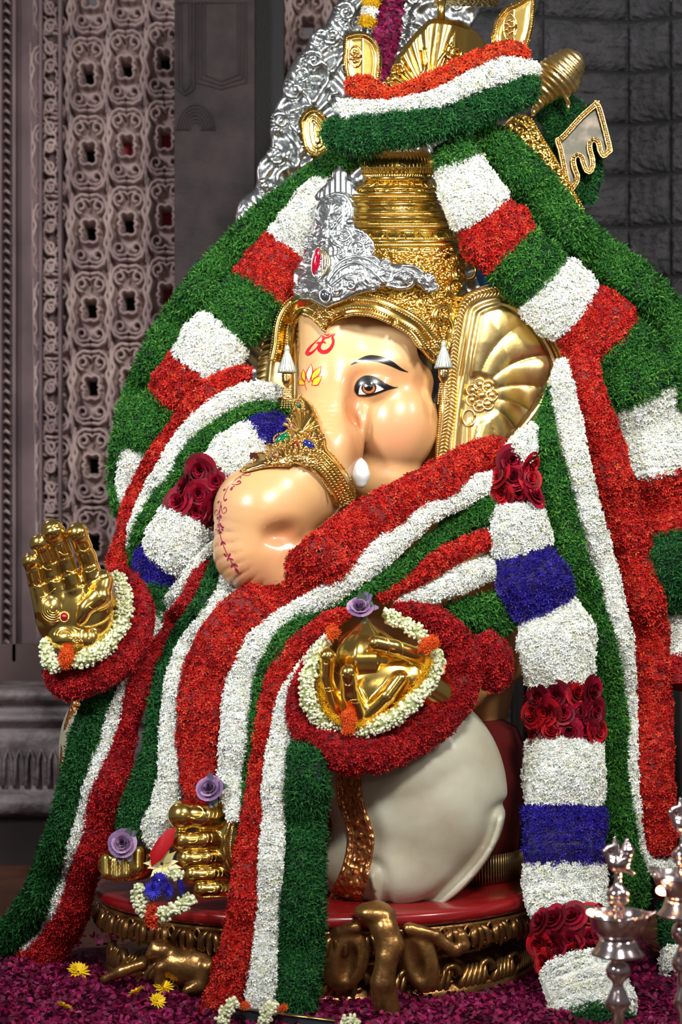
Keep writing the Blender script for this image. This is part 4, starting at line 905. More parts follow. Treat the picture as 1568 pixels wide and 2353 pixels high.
def ropeframe(pts, off, n, thick, y_abs=None, out=(0, -1, 0)):
    R = smoothpath(np.array([p[:3] for p in pts], float), n)
    yy = (Dep(R[:, 0], R[:, 1])+off) if y_abs is None else np.interp(np.linspace(0, 1, n), np.linspace(0, 1, len(y_abs)), y_abs)
    if y_abs is None:
        for _ in range(3): yy = np.concatenate([yy[:1], (yy[:-2]+yy[1:-1]+yy[2:])/3, yy[-1:]])
    P = Wn(R[:, 0], R[:, 1], yy); a = R[:, 2]/2*(yy+6)/F; T = norm(np.gradient(P, axis=0)); o = np.asarray(out, float)
    X = norm(np.cross(T, o)); N_ = norm(np.cross(X, T)); N_ = N_*np.sign((N_*o).sum(1, keepdims=True)+1e-9)
    a = a*1.06+0.0035; bth = np.clip(a*thick, 0.006, 0.06); return P, a, bth, X, N_
def band(parent, name, kind, pts, off=0.0, thick=0.62, y_abs=None, cov=PI*0.62, size=1.0, dens=1.0, label=None, t0=0, t1=1, ends=True, tilt=0.45, bulge=0.0):
    L_ = np.linalg.norm(np.diff(np.array(pts, float)[:, :2], axis=0), axis=1).sum(); n = max(10, int(L_/12))
    P, a, bt, X, N_ = ropeframe(pts, off, n, thick, y_abs)
    i0, i1 = int(round(t0*(n-1))), int(round(t1*(n-1)))+1; P, a, bt, X, N_ = P[i0:i1], a[i0:i1], bt[i0:i1], X[i0:i1], N_[i0:i1]; n = len(P)
    if ends:                                     # rounded ends
        e = np.ones(n); e[0] = e[-1] = 0.72 if not bulge else 0.88
        if bulge: tt_ = np.linspace(0, 1, n); e = e*(1-bulge*.45+bulge*np.sin(PI*tt_)**.7)+.03*np.sin(tt_*9+P[0, 0]*40)
        a = a*e; bt = bt*e
    b = B(); k = 14; th = np.linspace(0, 2*PI, k, endpoint=False)
    shrink = 0.004
    V = P[:, None]+np.maximum(a-shrink, 0.002)[:, None, None]*np.cos(th)[None, :, None]*X[:, None]+np.maximum(bt-shrink*0.5, 0.002)[:, None, None]*np.sin(th)[None, :, None]*N_[:, None]
    V = np.concatenate([V.reshape(-1, 3), P[:1], P[-1:]]); Q = gridfaces(n, k, True); j = np.arange(k)
    T = np.vstack([np.stack([np.full(k, n*k), (j+1) % k, j], 1), np.stack([np.full(k, n*k+1), (n-1)*k+j, (n-1)*k+(j+1) % k], 1)])
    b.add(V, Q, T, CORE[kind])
    seg = np.linalg.norm(np.diff(P, axis=0), axis=1); per = (a+bt)*1.0; ar = seg*(per[:-1]+per[1:])/2*2*cov/PI*1.57; key, r, dn = KT[kind]
    m = int(ar.sum()*dn*dens)+8; idx = rng.choice(len(ar), m, p=ar/ar.sum()); f = rng.random(m)[:, None]
    Pc = P[idx]*(1-f)+P[idx+1]*f; ac = (a[idx]*(1-f[:, 0])+a[idx+1]*f[:, 0]); bc = (bt[idx]*(1-f[:, 0])+bt[idx+1]*f[:, 0]); Xc = X[idx]; Nc = N_[idx]
    xx = rng.uniform(-1.12, 1.12, m); inner = np.abs(xx) <= 1; ph = np.where(inner, np.arcsin(np.clip(xx, -1, 1)), np.sign(xx)*(PI/2+rng.uniform(0, cov-PI/2, m)))
    cz, sx = np.cos(ph)[:, None], np.sin(ph)[:, None]; aa = np.maximum(ac-r*size*0.45, 0.002)[:, None]; bb = bc[:, None]
    lump = 1+0.06*np.sin(Pc[:, :1]*61)*np.sin(Pc[:, 2:]*57)
    pts3 = Pc+aa*sx*Xc*lump+bb*cz*Nc*lump; nr = norm(sx/aa*Xc+cz/bb*Nc)
    scatter(b, pts3, nr, kind, size, .3 if kind == 'white' else tilt)
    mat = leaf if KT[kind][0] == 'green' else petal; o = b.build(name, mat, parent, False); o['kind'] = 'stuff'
    if label: o['label'] = label
    return o, (P, a, bt, X, N_)
# rose head
def rose_mesh(seed, cols, open_=1.0):
    r = np.random.default_rng(seed); b = B()
    for lay in range(5):
        n = [2, 3, 4, 5, 5][lay]; R0 = [0.18, 0.32, 0.5, 0.72, 0.95][lay]; lean = [0.02, 0.12, 0.3, 0.62, 1.05][lay]*open_; H = [0.72, 0.7, 0.62, 0.5, 0.34][lay]
        for k in range(n):
            a0 = k*2*PI/n+lay*0.7+r.uniform(-.2, .2); U_, V_ = np.meshgrid(np.linspace(-1, 1, 5), np.linspace(0, 1, 4)); wd = (PI/n*1.25)*(1-0.35*V_**2*0+0)
            aa = a0+U_*wd*(0.75+0.25*np.sin(V_*PI/2)); rad = R0*(0.35+0.65*V_)+lean*V_**2*0.35-0.05*U_**2*V_; z = H*V_-0.12*lean*V_**2-0.10*np.abs(U_)**2*V_+r.uniform(-.03, .03)
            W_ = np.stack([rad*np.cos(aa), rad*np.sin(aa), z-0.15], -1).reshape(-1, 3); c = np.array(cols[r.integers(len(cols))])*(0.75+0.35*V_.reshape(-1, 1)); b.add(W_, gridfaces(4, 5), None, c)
    return b
RC = [lin(120, 6, 30), lin(150, 12, 44), lin(92, 4, 22)]; rose_data = []
def rose(parent, P, N_, s, kind=0, spin=0.0):
    while len(rose_data) < 6:
        i = len(rose_data); o = rose_mesh(40+i, RC if i < 3 else [lin(150, 10, 22), lin(176, 18, 30), lin(104, 4, 14)]).build('rose', petal); rose_data.append(o.data); sm_ = o; bpy.data.objects.remove(o)
    o = bpy.data.objects.new('rose', rose_data[kind]); C.objects.link(o)
    q = Vector(N_).to_track_quat('Z', 'Y'); o.rotation_euler = (q @ Matrix.Rotation(spin, 3, 'Z').to_quaternion()).to_euler(); o.scale = (s, s, s*0.9); o.location = P
    o.parent = parent; o.matrix_parent_inverse = Matrix.Translation(-Vector(parent.location)); return o
def roses(parent, fr, kinds, size_px, jitter=0.12):
    P, a, bt, X, N_ = fr; s = size_px*(P[0][1]+6)/F; seg = np.concatenate([[0], np.cumsum(np.linalg.norm(np.diff(P, axis=0), axis=1))]); n = max(1, int(round(seg[-1]/(s*0.86)))); r = np.random.default_rng(int(abs(P[0][0])*1e4) % 999)
    for i in range(n):
        t = (i+0.5)/n*seg[-1]; g = lambda A_: np.array([np.interp(t, seg, A_[:, j]) for j in range(3)]); p, x, nn = g(P), g(X), g(N_); aa = np.interp(t, seg, a); bb = np.interp(t, seg, bt)
        m = max(1, int(round(2*aa/(s*0.88)))); 
        for j in range(m):
            ph = ((j+0.5)/m*2-1)+(0.5/m if i % 2 and m > 1 else -0.5/m if m > 1 else 0)*0.6; ph = max(-1, min(1, ph))*1.25
            q = p+x*aa*math.sin(ph)*0.92+nn*bb*math.cos(ph)*0.9; nv = norm(np.array(x*math.sin(ph)*0.8+nn*math.cos(ph)+r.normal(0, .22, 3))); rose(parent, q, nv, s*0.62*r.uniform(.9, 1.15), int(r.choice(kinds)), r.uniform(0, 6))
def garland(label, group, anchor, name='flower_garland', cat='garland'): return thing(name, label, cat, anchor, group)

# --- L1: green, white and red garland falling to the floor at the left
g = garland('tricolour garland of green leaves, white and red flowers trailing to the lower left floor', 'tricolour garlands', W(100, 2100, -.15))
gp = [(268, 1560, 60), (240, 1600, 74), (205, 1680, 78), (172, 1800, 68), (152, 1875, 64), (130, 1950, 70), (105, 2025, 76), (68, 2100, 78), (15, 2160, 74), (-45, 2200, 70)]
band(g, 'green_band', 'deepgreen', gp, 0.0)
band(g, 'white_band', 'white', [(492, 1245, 16), (450, 1300, 26), (418, 1345, 26), (370, 1412, 30), (332, 1475, 34), (303, 1562, 36), (268, 1640, 42), (240, 1725, 44), (207, 1825, 42), (186, 1900, 36), (160, 1965, 26), (132, 2065, 24), (92, 2150, 26), (30, 2203, 24), (-40, 2240, 24)], -.012)
band(g, 'red_band', 'deepred', [(478, 1290, 30), (450, 1340, 36), (422, 1400, 42), (380, 1450, 48), (350, 1505, 50), (318, 1580, 54), (292, 1660, 56), (272, 1740, 64), (252, 1810, 74), (230, 1880, 74), (210, 1950, 66), (188, 2020, 66), (165, 2090, 78), (125, 2165, 80), (70, 2215, 80), (0, 2262, 84), (-60, 2290, 80)], -.004)
# --- L2
g = garland('narrow dark green and white garland ending above the smaller gold foot', 'tricolour garlands', W(350, 1900, -.42))
band(g, 'green_band', 'deepgreen', [(508, 1262, 34), (492, 1330, 42), (460, 1400, 44), (420, 1460, 44), (386, 1530, 42), (368, 1590, 38), (356, 1650, 38), (350, 1725, 48), (334, 1800, 66), (312, 1875, 76), (302, 1920, 66)], .012)
band(g, 'white_band', 'white', [(535, 1320, 44), (508, 1370, 40), (475, 1420, 34), (430, 1478, 32), (409, 1530, 38), (397, 1600, 42), (391, 1700, 46), (392, 1775, 52), (380, 1850, 62), (362, 1905, 66), (352, 1945, 40)], -.004)
# --- C1: wide red, white, green garland across the chest
g = garland('broad tricolour garland with the widest red band crossing the chest below the trunk', 'tricolour garlands', W(640, 1400, -.45))
band(g, 'red_band', 'red', [(1168, 1032, 66), (1100, 1050, 76), (989, 1118, 92), (865, 1190, 104), (753, 1285, 128), (662, 1372, 140), (582, 1436, 168), (524, 1505, 162), (484, 1575, 132), (466, 1660, 110), (460, 1750, 96), (466, 1830, 74), (472, 1860, 50)], -.004, thick=.34)
band(g, 'white_band', 'white', [(1146, 1102, 46), (1060, 1137, 54), (980, 1178, 56), (905, 1240, 60), (865, 1280, 58), (780, 1345, 56), (738, 1375, 58), (689, 1407, 54), (630, 1446, 60), (588, 1492, 62), (557, 1550, 66), (545, 1625, 64), (540, 1700, 62), (530, 1775, 52), (532, 1840, 40), (538, 1890, 24)], -.012)
band(g, 'green_band', 'green', [(1145, 1165, 68), (1070, 1192, 62), (998, 1250, 48), (925, 1307, 42), (865, 1350, 38), (850, 1358, 36), (734, 1398, 40), (667, 1447, 46), (627, 1515, 42), (603, 1580, 40), (590, 1650, 34), (577, 1750, 30), (565, 1850, 24), (557, 1900, 18), (552, 1945, 12)], .006)
# --- C2
g = garland('tricolour garland from the right shoulder behind the sweet, down the middle to the floor', 'tricolour garlands', W(622, 2300, -.66))
band(g, 'red_band_upper', 'red', [(1130, 1232, 46), (1028, 1278, 48), (964, 1320, 44), (913, 1350, 38), (870, 1378, 22)], -.006)
band(g, 'white_band_upper', 'white', [(1160, 1292, 56), (1070, 1328, 54), (985, 1367, 40), (908, 1384, 20)], -.004)
band(g, 'green_tuft', 'green', [(1015, 1400, 20), (1055, 1412, 60), (1110, 1412, 88), (1155, 1415, 92), (1180, 1410, 60)], -.0, size=1.25, thick=.45)
band(g, 'red_band', 'red', [(800, 1408, 24), (760, 1425, 40), (700, 1475, 52), (650, 1530, 54), (622, 1605, 46), (605, 1680, 44), (595, 1775, 46), (581, 1875, 52), (570, 1975, 62), (560, 2075, 66), (545, 2175, 74), (525, 2250, 78), (505, 2325, 80), (498, 2375, 80)], -.006)
band(g, 'white_band', 'white', [(752, 1462, 8), (734, 1480, 14), (700, 1525, 20), (672, 1570, 24), (653, 1615, 36), (642, 1680, 48), (636, 1746, 52), (633, 1800, 52), (628, 1900, 52), (622, 2000, 54), (615, 2100, 54), (607, 2200, 58), (600, 2275, 62), (595, 2340, 60)], -.012)
band(g, 'green_band', 'deepgreen', [(694, 1690, 48), (702, 1735, 76), (707, 1800, 96), (702, 1900, 94), (698, 2000, 96), (696, 2100, 100), (690, 2200, 100), (682, 2300, 94), (676, 2375, 90)], .0)
# --- left shoulder
g = garland('curved red, white and green garland over the left shoulder beside the trunk', 'tricolour garlands', W(420, 1020, -.05))
band(g, 'red_band', 'red', [(580, 858, 34), (545, 865, 46), (475, 905, 56), (430, 955, 44), (378, 1025, 44), (340, 1080, 44), (305, 1155, 42), (288, 1225, 42), (272, 1290, 50), (265, 1330, 40)], .004)
band(g, 'white_band', 'white', [(645, 905, 30), (610, 898, 38), (565, 903, 42), (490, 942, 46), (425, 1012, 48), (380, 1085, 46), (342, 1150, 42), (312, 1215, 32), (297, 1270, 20)], -.008)
band(g, 'green_band', 'green', [(668, 940, 24), (620, 942, 32), (575, 947, 36), (500, 987, 44), (440, 1052, 52), (395, 1117, 52), (352, 1185, 52), (322, 1250, 52), (298, 1305, 32)], .0)
# --- rope with blocks: generic
def blockrope(g, pts, blocks, off=0.0, thick=0.62, roseskinds=(0, 1, 2), rsize=46, bulge=0.10):
    for (kind, t0, t1) in blocks:
        if kind == 'rose':
            o, fr = band(g, 'leaf_backing', 'darkred', pts, off+.01, thick*0.8, t0=t0, t1=t1, size=0.8, dens=.7); 
            L_ = np.linalg.norm(np.diff(np.array(pts, float)[:, :2], axis=0), axis=1).sum(); n = max(10, int(L_/12)); P, a, bt, X, N_ = ropeframe(pts, off, n, thick); i0, i1 = int(round(t0*(n-1))), int(round(t1*(n-1)))+1
            roses(g, (P[i0:i1], a[i0:i1], bt[i0:i1], X[i0:i1], N_[i0:i1]), roseskinds, rsize); o['label'] = 'deep red petals between the roses'
        else: band(g, {'deepred': 'red', 'deepgreen': 'green'}.get(kind, kind)+'_flower_section' if 'green' not in kind else 'green_leaf_section', kind, pts, off, thick, t0=max(0, t0-.004), t1=min(1, t1+.004), bulge=.13 if 'green' not in kind else 0.0001)
def fracs(pts, marks):                            # turn marks (px, py) into fractions of the path
    R = smoothpath(np.array(pts, float), 400); return [float(np.argmin((R[:, 0]-m[0])**2+(R[:, 1]-m[1])**2)/399) for m in marks]
g = garland('short rope of white, blue and dark rose sections beside the trunk', 'block ropes', W(450, 1150, -.14))
pts = [(648, 962, 40), (620, 980, 62), (590, 1000, 84), (545, 1045, 106), (470, 1130, 112), (412, 1235, 128), (350, 1322, 96), (352, 1390, 70), (352, 1435, 50)]
f = fracs(pts, [(592, 1000), (500, 1095), (432, 1185), (375, 1290), (348, 1355)])
blockrope(g, pts, [('blue', 0, f[0]), ('white', f[0], f[1]), ('rose', f[1], f[2]), ('white', f[2], f[3]), ('blue', f[3], f[4]), ('deepgreen', f[4], 1)], off=.01, thick=.5, rsize=44)
# outer left ropes
g = garland('long plain green leaf rope along the left edge of the silver arch', 'plain green ropes', W(500, 620, .16))
band(g, 'leaf_rope', 'green', [(845, 330, 60), (790, 362, 62), (700, 428, 62), (600, 512, 70), (525, 590, 74), (460, 665, 74), (400, 750, 72), (360, 810, 68), (320, 895, 62), (290, 980, 54), (273, 1050, 42), (266, 1125, 28), (270, 1185, 16)], .0, size=1.1)
g = garland('left rope of alternating white, red and green sections inside the plain green rope', 'block ropes', W(560, 700, .03))
pts = [(770, 410, 60), (740, 450, 84), (692, 530, 110), (622, 628, 132), (562, 712, 138), (490, 795, 134), (415, 885, 112), (345, 980, 94), (305, 1085, 66), (282, 1165, 26)]
f = fracs(pts, [(662, 568), (600, 668), (522, 760), (445, 850), (385, 925), (325, 1035)])
blockrope(g, pts, [('white', 0, f[0]), ('red', f[0], f[1]), ('green', f[1], f[2]), ('white', f[2], f[3]), ('red', f[3], f[4]), ('green', f[4], f[5]), ('white', f[5], 1)], off=.0, thick=.5)
# outer right ropes
g = garland('long plain green leaf rope falling along the right edge towards the stone wall', 'plain green ropes', W(1300, 520, .06))
band(g, 'leaf_rope', 'green', [(1080, 315, 50), (1121, 325, 88), (1182, 385, 110), (1254, 465, 104), (1309, 528, 98), (1392, 600, 94), (1475, 660, 90), (1541, 742, 88), (1575, 830, 90), (1600, 940, 90)], .0, size=1.1)
g = garland('right rope of big alternating white, red and green sections above the ribbed ear', 'block ropes', W(1290, 680, -.06))
pts = [(1032, 322, 80), (1050, 360, 100), (1080, 440, 128), (1143, 540, 150), (1212, 612, 150), (1290, 690, 160), (1380, 765, 172), (1448, 850, 176), (1500, 980, 176), (1530, 1160, 170), (1560, 1310, 150), (1575, 1450, 140), (1580, 1580, 110)]
f = fracs(pts, [(1052, 370), (1108, 492), (1180, 575), (1243, 642), (1330, 720), (1410, 795), (1470, 905), (1515, 1085), (1545, 1250), (1568, 1385), (1578, 1530)])
blockrope(g, pts, [('green', 0, f[0]), ('white', f[0], f[1]), ('red', f[1], f[2]), ('green', f[2], f[3]), ('white', f[3], f[4]), ('red', f[4], f[5]), ('green', f[5], f[6]), ('white', f[6], f[7]), ('red', f[7], f[8]), ('deepgreen', f[8], f[9]), ('white', f[9], f[10]), ('deepred', f[10], 1)], off=.0, thick=.45)
g = garland('lower length of sectioned rope at the right behind the oil lamps', 'block ropes', W(1560, 2200, -.1))
pts = [(1560, 1985, 90), (1560, 2060, 90), (1562, 2150, 94), (1570, 2240, 90), (1580, 2330, 110), (1590, 2400, 110)]
blockrope(g, pts, [('deepred', 0, .22), ('deepgreen', .22, .48), ('white', .48, .72), ('deepred', .72, .88), ('deepgreen', .88, 1)], off=.0, thick=.5)
# right tricolour
g = garland('tricolour garland hanging straight down the right side with a white hem round its red end', 'tricolour garlands', W(1440, 1600, -.08))
band(g, 'red_band', 'red', [(1345, 760, 70), (1343, 849, 66), (1364, 934, 72), (1394, 1020, 80), (1411, 1105, 86), (1437, 1190, 88), (1467, 1297, 90), (1484, 1382, 86), (1496, 1467, 80), (1501, 1600, 84), (1504, 1750, 84), (1509, 1850, 82), (1514, 1925, 82), (1516, 1965, 70)], -.0, thick=.4)
band(g, 'white_band', 'white', [(1290, 830, 22), (1292, 892, 54), (1309, 977, 56), (1326, 1062, 56), (1347, 1147, 52), (1369, 1233, 56), (1394, 1318, 52), (1411, 1382, 44), (1433, 1467, 40), (1448, 1600, 28), (1454, 1700, 20), (1456, 1750, 20), (1461, 1850, 20), (1467, 1935, 26), (1480, 1980, 38), (1505, 1995, 34), (1545, 1985, 26)], -.012, ends=False)
band(g, 'green_band', 'green', [(1262, 890, 12), (1254, 956, 36), (1249, 1020, 62), (1266, 1105, 78), (1288, 1190, 78), (1305, 1275, 82), (1339, 1360, 82), (1369, 1446, 74), (1388, 1510, 64), (1405, 1600, 60), (1413, 1700, 66), (1418, 1800, 72), (1426, 1900, 72), (1440, 1970, 70), (1460, 2040, 60), (1466, 2090, 44)], .004, thick=.45)
# right inner rope
g = garland('rope of white, blue and rose sections hanging past the knee to the floor', 'block ropes', W(1297, 1750, -.22))
pts = [(1228, 978, 22), (1205, 1020, 56), (1186, 1100, 92), (1190, 1200, 116), (1225, 1330, 142), (1275, 1450, 152), (1288, 1560, 154), (1297, 1640, 162), (1297, 1750, 166), (1298, 1900, 172), (1300, 2040, 172), (1315, 2160, 172), (1350, 2270, 176), (1375, 2370, 160)]
f = fracs(pts, [(1192, 1050), (1188, 1155), (1208, 1268), (1255, 1400), (1290, 1575), (1297, 1700), (1297, 1853), (1299, 1985), (1307, 2110), (1335, 2222), (1366, 2335)])
blockrope(g, pts, [('white', 0, f[0]), ('rose', f[0], f[1]), ('white', f[1], f[2]), ('blue', f[2], f[3]), ('white', f[3], f[4]), ('rose', f[4], f[5]), ('white', f[5], f[6]), ('blue', f[6], f[7]), ('white', f[7], f[8]), ('rose', f[8], f[9]), ('white', f[9], f[10]), ('deepgreen', f[10], 1)], off=-.0, thick=.42, roseskinds=(0, 1, 2, 3, 4), rsize=44)
# crown garland
g = garland('short thick orange, white and green garland wound round the top of the crown', 'tricolour garlands', W(980, 250, -.14))
def yc(pts, o): return [-.16+0.00000095*(p[0]-985)**2*1.6+o for p in pts]
pp = [(796, 196, 34), (833, 202, 60), (888, 224, 46), (949, 208, 46), (1032, 170, 44), (1099, 142, 50), (1176, 118, 52), (1213, 133, 30)]; band(g, 'orange_band', 'orange', pp, y_abs=yc(pp, .0))
pp = [(778, 240, 34), (827, 258, 56), (910, 247, 40), (1005, 228, 42), (1077, 192, 50), (1160, 160, 54), (1236, 158, 28)]; band(g, 'white_band', 'white', pp, y_abs=yc(pp, -.01))
pp = [(744, 300, 48), (811, 312, 96), (883, 300, 88), (977, 288, 82), (1060, 266, 80), (1132, 234, 80), (1198, 204, 84), (1234, 182, 40)]; o, _ = band(g, 'green_band', 'deepgreen', pp, y_abs=yc(pp, .0), thick=.6)
pp = [(1235, 240, 60), (1290, 262, 100), (1325, 330, 110), (1345, 420, 70), (1345, 470, 40)]; band(g, 'green_band_behind', 'deepgreen', pp, y_abs=[.22]*5, thick=.4)

# ---- wrist garlands
def ringband(g, name, kind, pts, y_abs, **k): return band(g, name, kind, pts, y_abs=y_abs, **k)
g = garland('round red wrist garland with cream bud ring about the gold hand holding the sweet', 'wrist garlands', W(870, 1600, -.5))
pts = [(715, 1520, 26), (690, 1568, 36), (684, 1620, 52), (703, 1672, 68), (750, 1717, 80), (814, 1736, 84), (886, 1726, 84), (957, 1690, 84), (1012, 1650, 84), (1055, 1590, 84), (1068, 1525, 82), (1040, 1462, 70), (996, 1420, 54), (940, 1400, 34), (900, 1395, 16)]
band(g, 'red_ring', 'deepred', pts, y_abs=[-.49, -.5, -.52, -.53, -.54, -.54, -.53, -.5, -.47, -.44, -.42, -.42, -.44, -.46, -.47], thick=.5)
band(g, 'red_tail', 'deepred', [(1085, 1480, 60), (1120, 1500, 96), (1135, 1545, 88), (1130, 1590, 50)], y_abs=[-.40, -.38, -.37, -.37], thick=.5)
cy_ = lambda n, o=0: list(np.linspace(-.53, -.56, n//2)+o)+list(np.linspace(-.56, -.50, n-n//2)+o)
p1 = [(752, 1468, 20), (716, 1530, 30), (706, 1590, 32), (728, 1645, 32), (765, 1678, 32), (790, 1688, 26)]; band(g, 'cream_bud_strand_outer', 'cream', p1, y_abs=cy_(6), thick=.9, size=1.0)
p2 = [(816, 1686, 26), (855, 1672, 32), (912, 1646, 32), (957, 1605, 32), (988, 1563, 32), (1004, 1520, 32), (1006, 1492, 26)]; band(g, 'cream_bud_strand_lower', 'cream', p2, y_abs=cy_(7), thick=.9)
p3 = [(980, 1470, 26), (950, 1445, 28), (912, 1424, 26), (880, 1408, 24)]; band(g, 'cream_bud_strand_upper', 'cream', p3, y_abs=[-.5]*4, thick=.9)
for nm, q in (('orange_tuft', [(796, 1632, 30), (802, 1660, 30), (800, 1688, 24)]), ('orange_tuft', [(970, 1500, 20), (986, 1480, 34), (1010, 1474, 20)]), ('orange_tuft', [(758, 1470, 14), (766, 1450, 30), (772, 1440, 18)])): band(g, nm, 'marigold', q, y_abs=[-.565]*3, thick=.8, size=.8, dens=1.5)
band(g, 'yellow_petal_lining', 'yellow', [(735, 1560, 10), (742, 1615, 12), (772, 1655, 12), (830, 1668, 12), (890, 1640, 12), (945, 1595, 14), (978, 1545, 16), (986, 1505, 14)], y_abs=[-.55]*8, thick=.8, size=.7)
g = garland('red wrist garland with cream bud ring below the raised gold palm', 'wrist garlands', W(220, 1520, -.4))
band(g, 'red_ring', 'deepred', [(262, 1312, 30), (292, 1335, 52), (312, 1380, 70), (316, 1430, 76), (300, 1480, 80), (262, 1522, 84), (205, 1555, 84), (150, 1572, 70), (116, 1552, 36), (104, 1540, 16)], y_abs=[-.3, -.31, -.33, -.35, -.37, -.4, -.42, -.42, -.41, -.4], thick=.6)
band(g, 'cream_bud_strand_side', 'cream', [(262, 1315, 18), (280, 1345, 28), (288, 1385, 32), (282, 1425, 32), (262, 1465, 32), (225, 1500, 34), (180, 1520, 32), (166, 1522, 26)], y_abs=[-.34, -.36, -.38, -.4, -.42, -.45, -.47, -.47], thick=.9)
band(g, 'cream_bud_strand_end', 'cream', [(104, 1462, 18), (108, 1500, 26), (122, 1528, 34), (142, 1530, 26)], y_abs=[-.42, -.44, -.46, -.47], thick=.9)
band(g, 'orange_tuft', 'marigold', [(156, 1488, 24), (154, 1510, 34), (150, 1535, 20)], y_abs=[-.48]*3, thick=.8, size=.8, dens=1.5)
band(g, 'yellow_petal_lining', 'yellow', [(252, 1360, 12), (258, 1405, 20), (238, 1455, 24), (200, 1488, 22), (170, 1500, 14)], y_abs=[-.37, -.38, -.41, -.44, -.45], thick=.6, size=.7)

# ================================================================== GOLD HANDS AND FEET
def hob(name, fn, lo, hi, h, mat, parent): return sculpt_obj(name, fn, lo, hi, h, mat, parent)[0]
hw_ = -.44/S0
def f_hand(P):
    z = hw_
    d = chain(P, [ad(72, 1292, z-26, 18), ad(84, 1338, z-8, 19), ad(100, 1400, z, 22)], 4)
    for c in ([(92, 1250, -34, 20), (112, 1300, -12, 20), (132, 1370, 0, 23)], [(124, 1224, -38, 23), (146, 1280, -14, 22), (168, 1350, 0, 24)], [(180, 1230, -30, 22), (200, 1280, -10, 22), (218, 1345, 0, 25)]):
        d = smin(d, chain(P, [ad(u, v, z+w_, r) for u, v, w_, r in c], 4), 3)
    for (u, v, w_, r) in [(70, 1289, -28, 18), (91, 1248, -36, 21), (122, 1220, -40, 25), (179, 1226, -32, 23)]: d = smin(d, np.linalg.norm(P-np.array(ad(u, v, z+w_)[:3], np.float32), axis=1)-r*1.02, 3)
    d = smin(d, sd_ell(P, ad(170, 1408, z+14)[:3], (84, 92, 36), -0.3), 8)
    d = smin(d, sd_ell(P, ad(160, 1468, z+2)[:3], (42, 30, 34)), 8); d = smin(d, sd_ell(P, ad(205, 1470, z)[:3], (26, 32, 30)), 6)
    d = smin(d, sd_ell(P, ad(118, 1400, z-6)[:3], (26, 32, 24)), 6)
    d = smin(d, chain(P, [ad(236, 1335, z-2, 26), ad(228, 1372, z-20, 27), ad(196, 1398, z-32, 20)], 6), 4)
    d = smin(d, sd_ell(P, ad(195, 1402, z-32)[:3], (17, 36, 18), 0.35), 3)
    d = smin(d, chain(P, [ad(240, 1400, z+10, 24), ad(215, 1470, z+24, 22)], 6), 10)
    dx = (P[:, 0]-130); dy = (P[:, 1]-1400)
    fing = np.clip((1350-P[:, 1])/20, 0, 1)
    return d+fing*1.4*np.maximum(np.sin((P[:, 1]*0.94+P[:, 0]*0.34)*0.19)-0.86, 0)*10
hand = hob('raised_palm', f_hand, (25, 1175, hw_-75), (300, 1540, hw_+70), 3.4, gold, statue); hand['label'] = 'polished gold raised palm with four fingers up and folded thumb'
gsurf = lambda o_, lift: None
def world_bvh(o): me = o.data; return BVHTree.FromPolygons([v.co[:] for v in me.vertices], [tuple(p.vertices) for p in me.polygons])
bh = world_bvh(hand); sh_ = lambda lift: (lambda u, v: onsurf(bh, np.column_stack([u, v]), lift))
b = B()
for r in (10, 15, 20, 25, 30): a = np.linspace(0.4, PI*1.3, 20); tube(b, sh_(0.0)(122+r*np.cos(a), 1398+r*1.05*np.sin(a)), 0.0022, 5)
for r in (8, 14, 20, 26): a = np.linspace(-PI, 0.2, 20); tube(b, sh_(0.0)(150+r*np.cos(a), 1462+r*0.8*np.sin(a)), 0.0022, 5)
for r in (6, 11, 16): a = np.linspace(0, 2*PI, 20); tube(b, sh_(0.0)(178+r*np.cos(a)*.8, 1482+r*np.sin(a)), 0.002, 5)
for (x0, y0, x1, y1) in [(96, 1300, 118, 1308), (78, 1345, 100, 1343), (115, 1336, 148, 1330), (135, 1268, 158, 1272), (152, 1312, 182, 1306), (183, 1264, 205, 1260), (196, 1314, 222, 1304), (90, 1374, 128, 1352)]:
    p = smoothpath(np.array([(x0, y0), ((x0+x1)/2, (y0+y1)/2+5), (x1, y1)]), 12); tube(b, sh_(0.0)(p[:, 0], p[:, 1]), 0.0022, 5)
p = smoothpath(np.array([(186, 1438), (205, 1442), (240, 1428), (262, 1405)]), 24); P = sh_(0.002)(p[:, 0], p[:, 1]); balls(b, P, 0.004)
P = sh_(0.001)(*np.array([(196, 1362), (214, 1352), (224, 1362), (232, 1388), (222, 1402), (206, 1396), (196, 1362)]).T); tube(b, P, 0.002, 5)
stuff(sub(b, 'palm_engraving', gold, hand))
o, ring = gemstone('palm_ruby', (148, 1418), 8, 9, 0, gem_red, sh_(0.002), statue)
b = B(); balls(b, ring, 0.0034); stuff(b.build('ruby_bead_setting', gold, statue))
hz = -.52/S0
def f_hand2(P):
    z = hz
    d = chain(P, [ad(752, 1508, z-30, 20), ad(748, 1560, z-14, 19), ad(770, 1640, z+6, 24)], 5)
    d = smin(d, chain(P, [ad(800, 1546, z-52, 20), ad(806, 1595, z-30, 22), ad(830, 1650, z, 27)], 5), 3)
    d = smin(d, chain(P, [ad(862, 1478, z-40, 19), ad(905, 1488, z-24, 19), ad(975, 1512, z+6, 21)], 5), 3)
    d = smin(d, chain(P, [ad(920, 1560, z-20, 17), ad(890, 1600, z-22, 19), ad(850, 1640, z-4, 24)], 5), 3)
    d = smin(d, sd_ell(P, ad(868, 1590, z+18)[:3], (105, 68, 34), -0.42), 10)
    d = smin(d, chain(P, [ad(950, 1560, z+30, 45), ad(1010, 1600, z+80, 50)], 5), 10)
    return d
hand2 = hob('cupped_hand', f_hand2, (710, 1430, hz-95), (1060, 1710, hz+110), 3.6, gold, statue); hand2['label'] = 'polished gold cupped hand closing on the pointed sweet'
